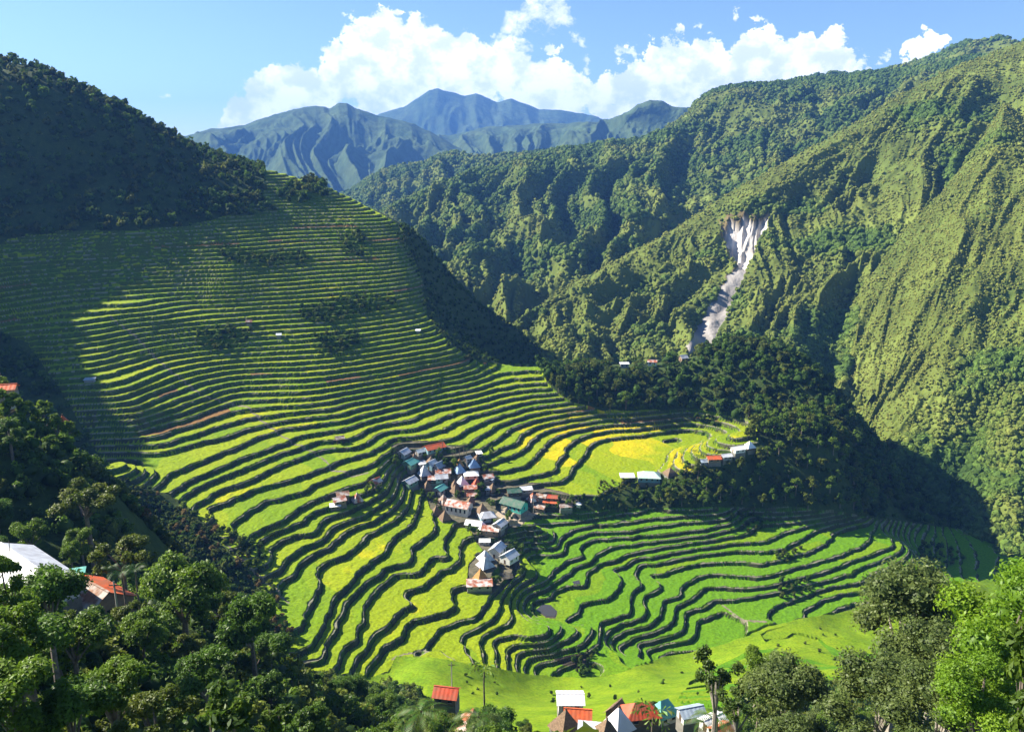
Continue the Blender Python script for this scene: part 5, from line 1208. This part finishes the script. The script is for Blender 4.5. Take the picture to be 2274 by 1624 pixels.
# ------------------------------------------------------------------ foreground trees
def put(key, u, v, Rpx, r, label, zs=1.0, group=None, cat="tree"):
    dx, dy, t = map(float, ray(u, v)); d = math.hypot(r, r*t); R = Rpx/FPX*d
    return add_tree(key, (dx*r, dy*r, r*t), R, zs, label, cat, group)
put('olive', 2010, 1398, 128, 72, "large olive grey tree with fine leaves in the lower right", 1.0)
put('olive', 2075, 1490, 95, 66, "grey green crown in front of the large olive tree", 1.0)
put('olive', 1955, 1580, 120, 56, "fine leaved olive grey tree at the bottom right", .9)
put('olive', 2090, 1600, 110, 50, "olive grey tree at the bottom below the bright lime tree", .9)
put('lime', 2230, 1420, 150, 52, "bright lime green tree at the right edge", 1.15)
put('lime', 2180, 1560, 105, 46, "bright lime green tree low at the right edge", .9)
put('bigleaf', 2290, 1470, 60, 26, "pale long leaved branch hanging in at the right edge", 1.4)
put('bigleaf', 2290, 1600, 50, 24, "pale long leaved branch at the bottom right corner", 1.2)
put('olive', 1745, 1575, 105, 62, "dark olive rounded tree left of the bottom right corner", .95)
put('dense2', 1690, 1500, 50, 70, "leafy shoot rising left of the rounded dark olive tree", 1.2)
put('open', 1590, 1510, 75, 64, "open branched tree with bare grey limbs over the grass slope", 1.2)
put('open', 1640, 1570, 60, 58, "sparse leafed tree beside the bare limbed one", 1.0)
put('dense2', 405, 1345, 98, 108, "silvery green rounded tree standing highest in the lower left wood", 1.05)
put('dense1', 555, 1400, 70, 100, "dark tree at the edge of the lower left wood by the terraces", 1.2)
put('dense1', 100, 1345, 84, 72, "dark glossy tree in front of the large white roof", 1.0)
put('dense3', 10, 1300, 50, 50, "dark leafy branches hanging in front of the white roof at the left edge", 1.2)
put('dense2', 18, 1450, 84, 46, 'dense bright tree directly under the dark hanging branches', 1.0)
put('dense2', 30, 1560, 95, 42, "bright leaved tree in the bottom left corner", .9)
put('dense1', 150, 1600, 90, 42, "dark tree at the bottom edge right of the corner tree", .9)
put('dense2', 250, 1545, 78, 52, "round mid green tree low in the lower left wood", .9)
put('yellowish', 345, 1600, 80, 46, "yellow green spreading tree at the bottom edge of the left wood", .8)
put('dense1', 455, 1500, 62, 66, "dark round tree left of the dark terrace side tree", .9)
for u_, v_, q_, r_ in LATE: put('mid1', u_, v_, q_, r_, '@mid green tree', 1.0, 'trees around the left edge houses')
put('dense2', 8, 1400, 80, 52, "dense leafy tree at the left edge under the hanging branches", 1.1)
put('dense1', 60, 1470, 95, 60, "dark spreading tree low at the left edge", .9)
put('dense2', 160, 1440, 75, 78, "rounded bright leaved tree between two dark ones in the lower left", .9)
put('dense3', 215, 1405, 52, 96, "leafy tree whose top covers the eave of the orange brown roof", 1.0)
put('yellowish', 285, 1378, 46, 104, "yellow green tree below the tall slim palm", .9)
put('dense2', 330, 1440, 72, 92, "leafy tree just left of the silvery green rounded tree's foot", .9)
put('yellowish', 270, 1235, 62, 130, "yellowish flat topped tree behind the orange brown roof", .9)
put('yellowish', 190, 1115, 70, 165, "spreading flat topped tree above the lower left wood", .8)
put('bigleaf', 505, 1575, 66, 34, "broad leaved yellow green sapling near the bottom left of centre", .9)
put('bigleaf', 620, 1600, 40, 34, "second broad leaved sapling right of the first at the bottom", .8)
SKY_F = [(-300,860),(0,862),(60,868),(110,905),(150,950),(200,985),(232,1030),(240,1075),(262,1150),(300,1205),(350,1225),(470,1270),(520,1300),(570,1320),(612,1370),(640,1450),(665,1505),(740,1515),(830,1490),(890,1520),(930,1580),(960,1596),(1080,1565),(1130,1585),(1200,1600),(1240,1640),(1440,1640),(1520,1610),(1600,1560),(1650,1500),(1760,1510),(1830,1560),(1880,1480),(1930,1400),(2400,1300)]
KEEPO = [(-10,1190,130,1292),(148,1262,262,1345),(1190,1515,1640,1700),(960,1500,1020,1545),(-10,1340,45,1372),(0,845,45,905),(125,915,152,940)]
rgf = np.random.default_rng(12); placed = []
glos = {'dense1': "@dark green tree", 'dense2': "@mid green tree", 'dense3': "@narrow dark tree", 'yellowish': "@pale tree", 'olive': "@grey green tree"}
cnt = 0
for _ in range(30000):
    x = rgf.uniform(-190, 120); y = rgf.uniform(20, 235); r = math.hypot(x, y)
    dmin = 3.8 if r < 110 else 5.2
    if any((x-a)**2+(y-b)**2 < dmin*dmin for a, b in placed): continue
    g = ground_z(x, y); R = rgf.uniform(2.3, 4.0)*(1 if r > 80 else .8); h = R*.9+rgf.uniform(1.0, 3.5); ok = False
    for q_ in range(4):
        top = g+h+R*.6; u, v = proj(x, y, top); Rp = R/r*FPX*.85
        if -120 < u < 2400 and v < 1690:
            if all(v > np.interp(uu, [p[0] for p in SKY_F], [p[1] for p in SKY_F]) for uu in (u-Rp*.6, u, u+Rp*.6)):
                u2, v2 = proj(x, y, g+h)
                if not any(a-Rp*.8 < u2 < c+Rp*.8 and b-Rp*.5 < v2 < d+Rp*1.1 and r < 150 for a, b, c, d in KEEPO): ok = True; break
        h *= .75; R *= .85
    if not ok: continue
    key = rgf.choice(['dense1', 'dense2', 'dense3', 'yellowish', 'dense1', 'dense2']) if u < 1000 else rgf.choice(['dense2', 'olive', 'dense1'])
    placed.append((x, y)); cnt += 1
    add_tree(key, (x, y, g+h), R, rgf.uniform(.85, 1.2), glos[key].replace("@", "@wide " if R > 3.2 else "@"), "tree", "trees of the lower left wood" if u < 1000 else "trees along the bottom edge")
    if cnt >= 165: break
print("foreground trees", cnt, "all trees", TN)
# low growth under the foreground trees
FGP = [(-100,900),(240,1060),(300,1220),(560,1330),(660,1500),(900,1530),(1000,1600),(1240,1660),(1440,1660),(1650,1560),(1900,1480),(2000,1400),(2400,1300),(2400,3000),(-400,3000)]
Pf = ground_points(9000, FGP, 20, 240, 91, 1.7)
uf, vf = proj(Pf[:, 0], Pf[:, 1], Pf[:, 2]+1.5)
kf = ~((uf > 1180) & (uf < 1650) & (vf < 1700) & (np.hypot(Pf[:, 0], Pf[:, 1]) > 100))
for a, b, c, d in KEEPO[:2]+KEEPO[3:5]: kf &= ~((uf > a-8) & (uf < c+8) & (vf > b-10) & (vf < d+25))
Pf = Pf[kf]; leafy_wood("undergrowth", Pf, rgf.uniform(1.2, 3.0, len(Pf)), [((.035,.075,.009), (.10,.18,.016)), ((.05,.10,.01), (.15,.24,.02)), ((.07,.11,.015), (.20,.24,.03))], 92, M_LEAF, nleaf=170, leaf=.13)

# ------------------------------------------------------------------ air
V, F = boxvf([(-12500, -900, -700, 12500, 10600, 720)])
hz = bpy.data.materials.new("haze"); hz.use_nodes = True; nt = hz.node_tree; nt.nodes.clear()
o_ = nt.nodes.new("ShaderNodeOutputMaterial"); pv = nt.nodes.new("ShaderNodeVolumePrincipled")
pv.inputs["Color"].default_value = (.15, .38, 1.0, 1); pv.inputs["Density"].default_value = 8.5e-5; pv.inputs["Anisotropy"].default_value = .1
nt.links.new(pv.outputs[0], o_.inputs["Volume"])
haze = pyobj("haze", V, F, hz); tag(haze, kind="stuff")
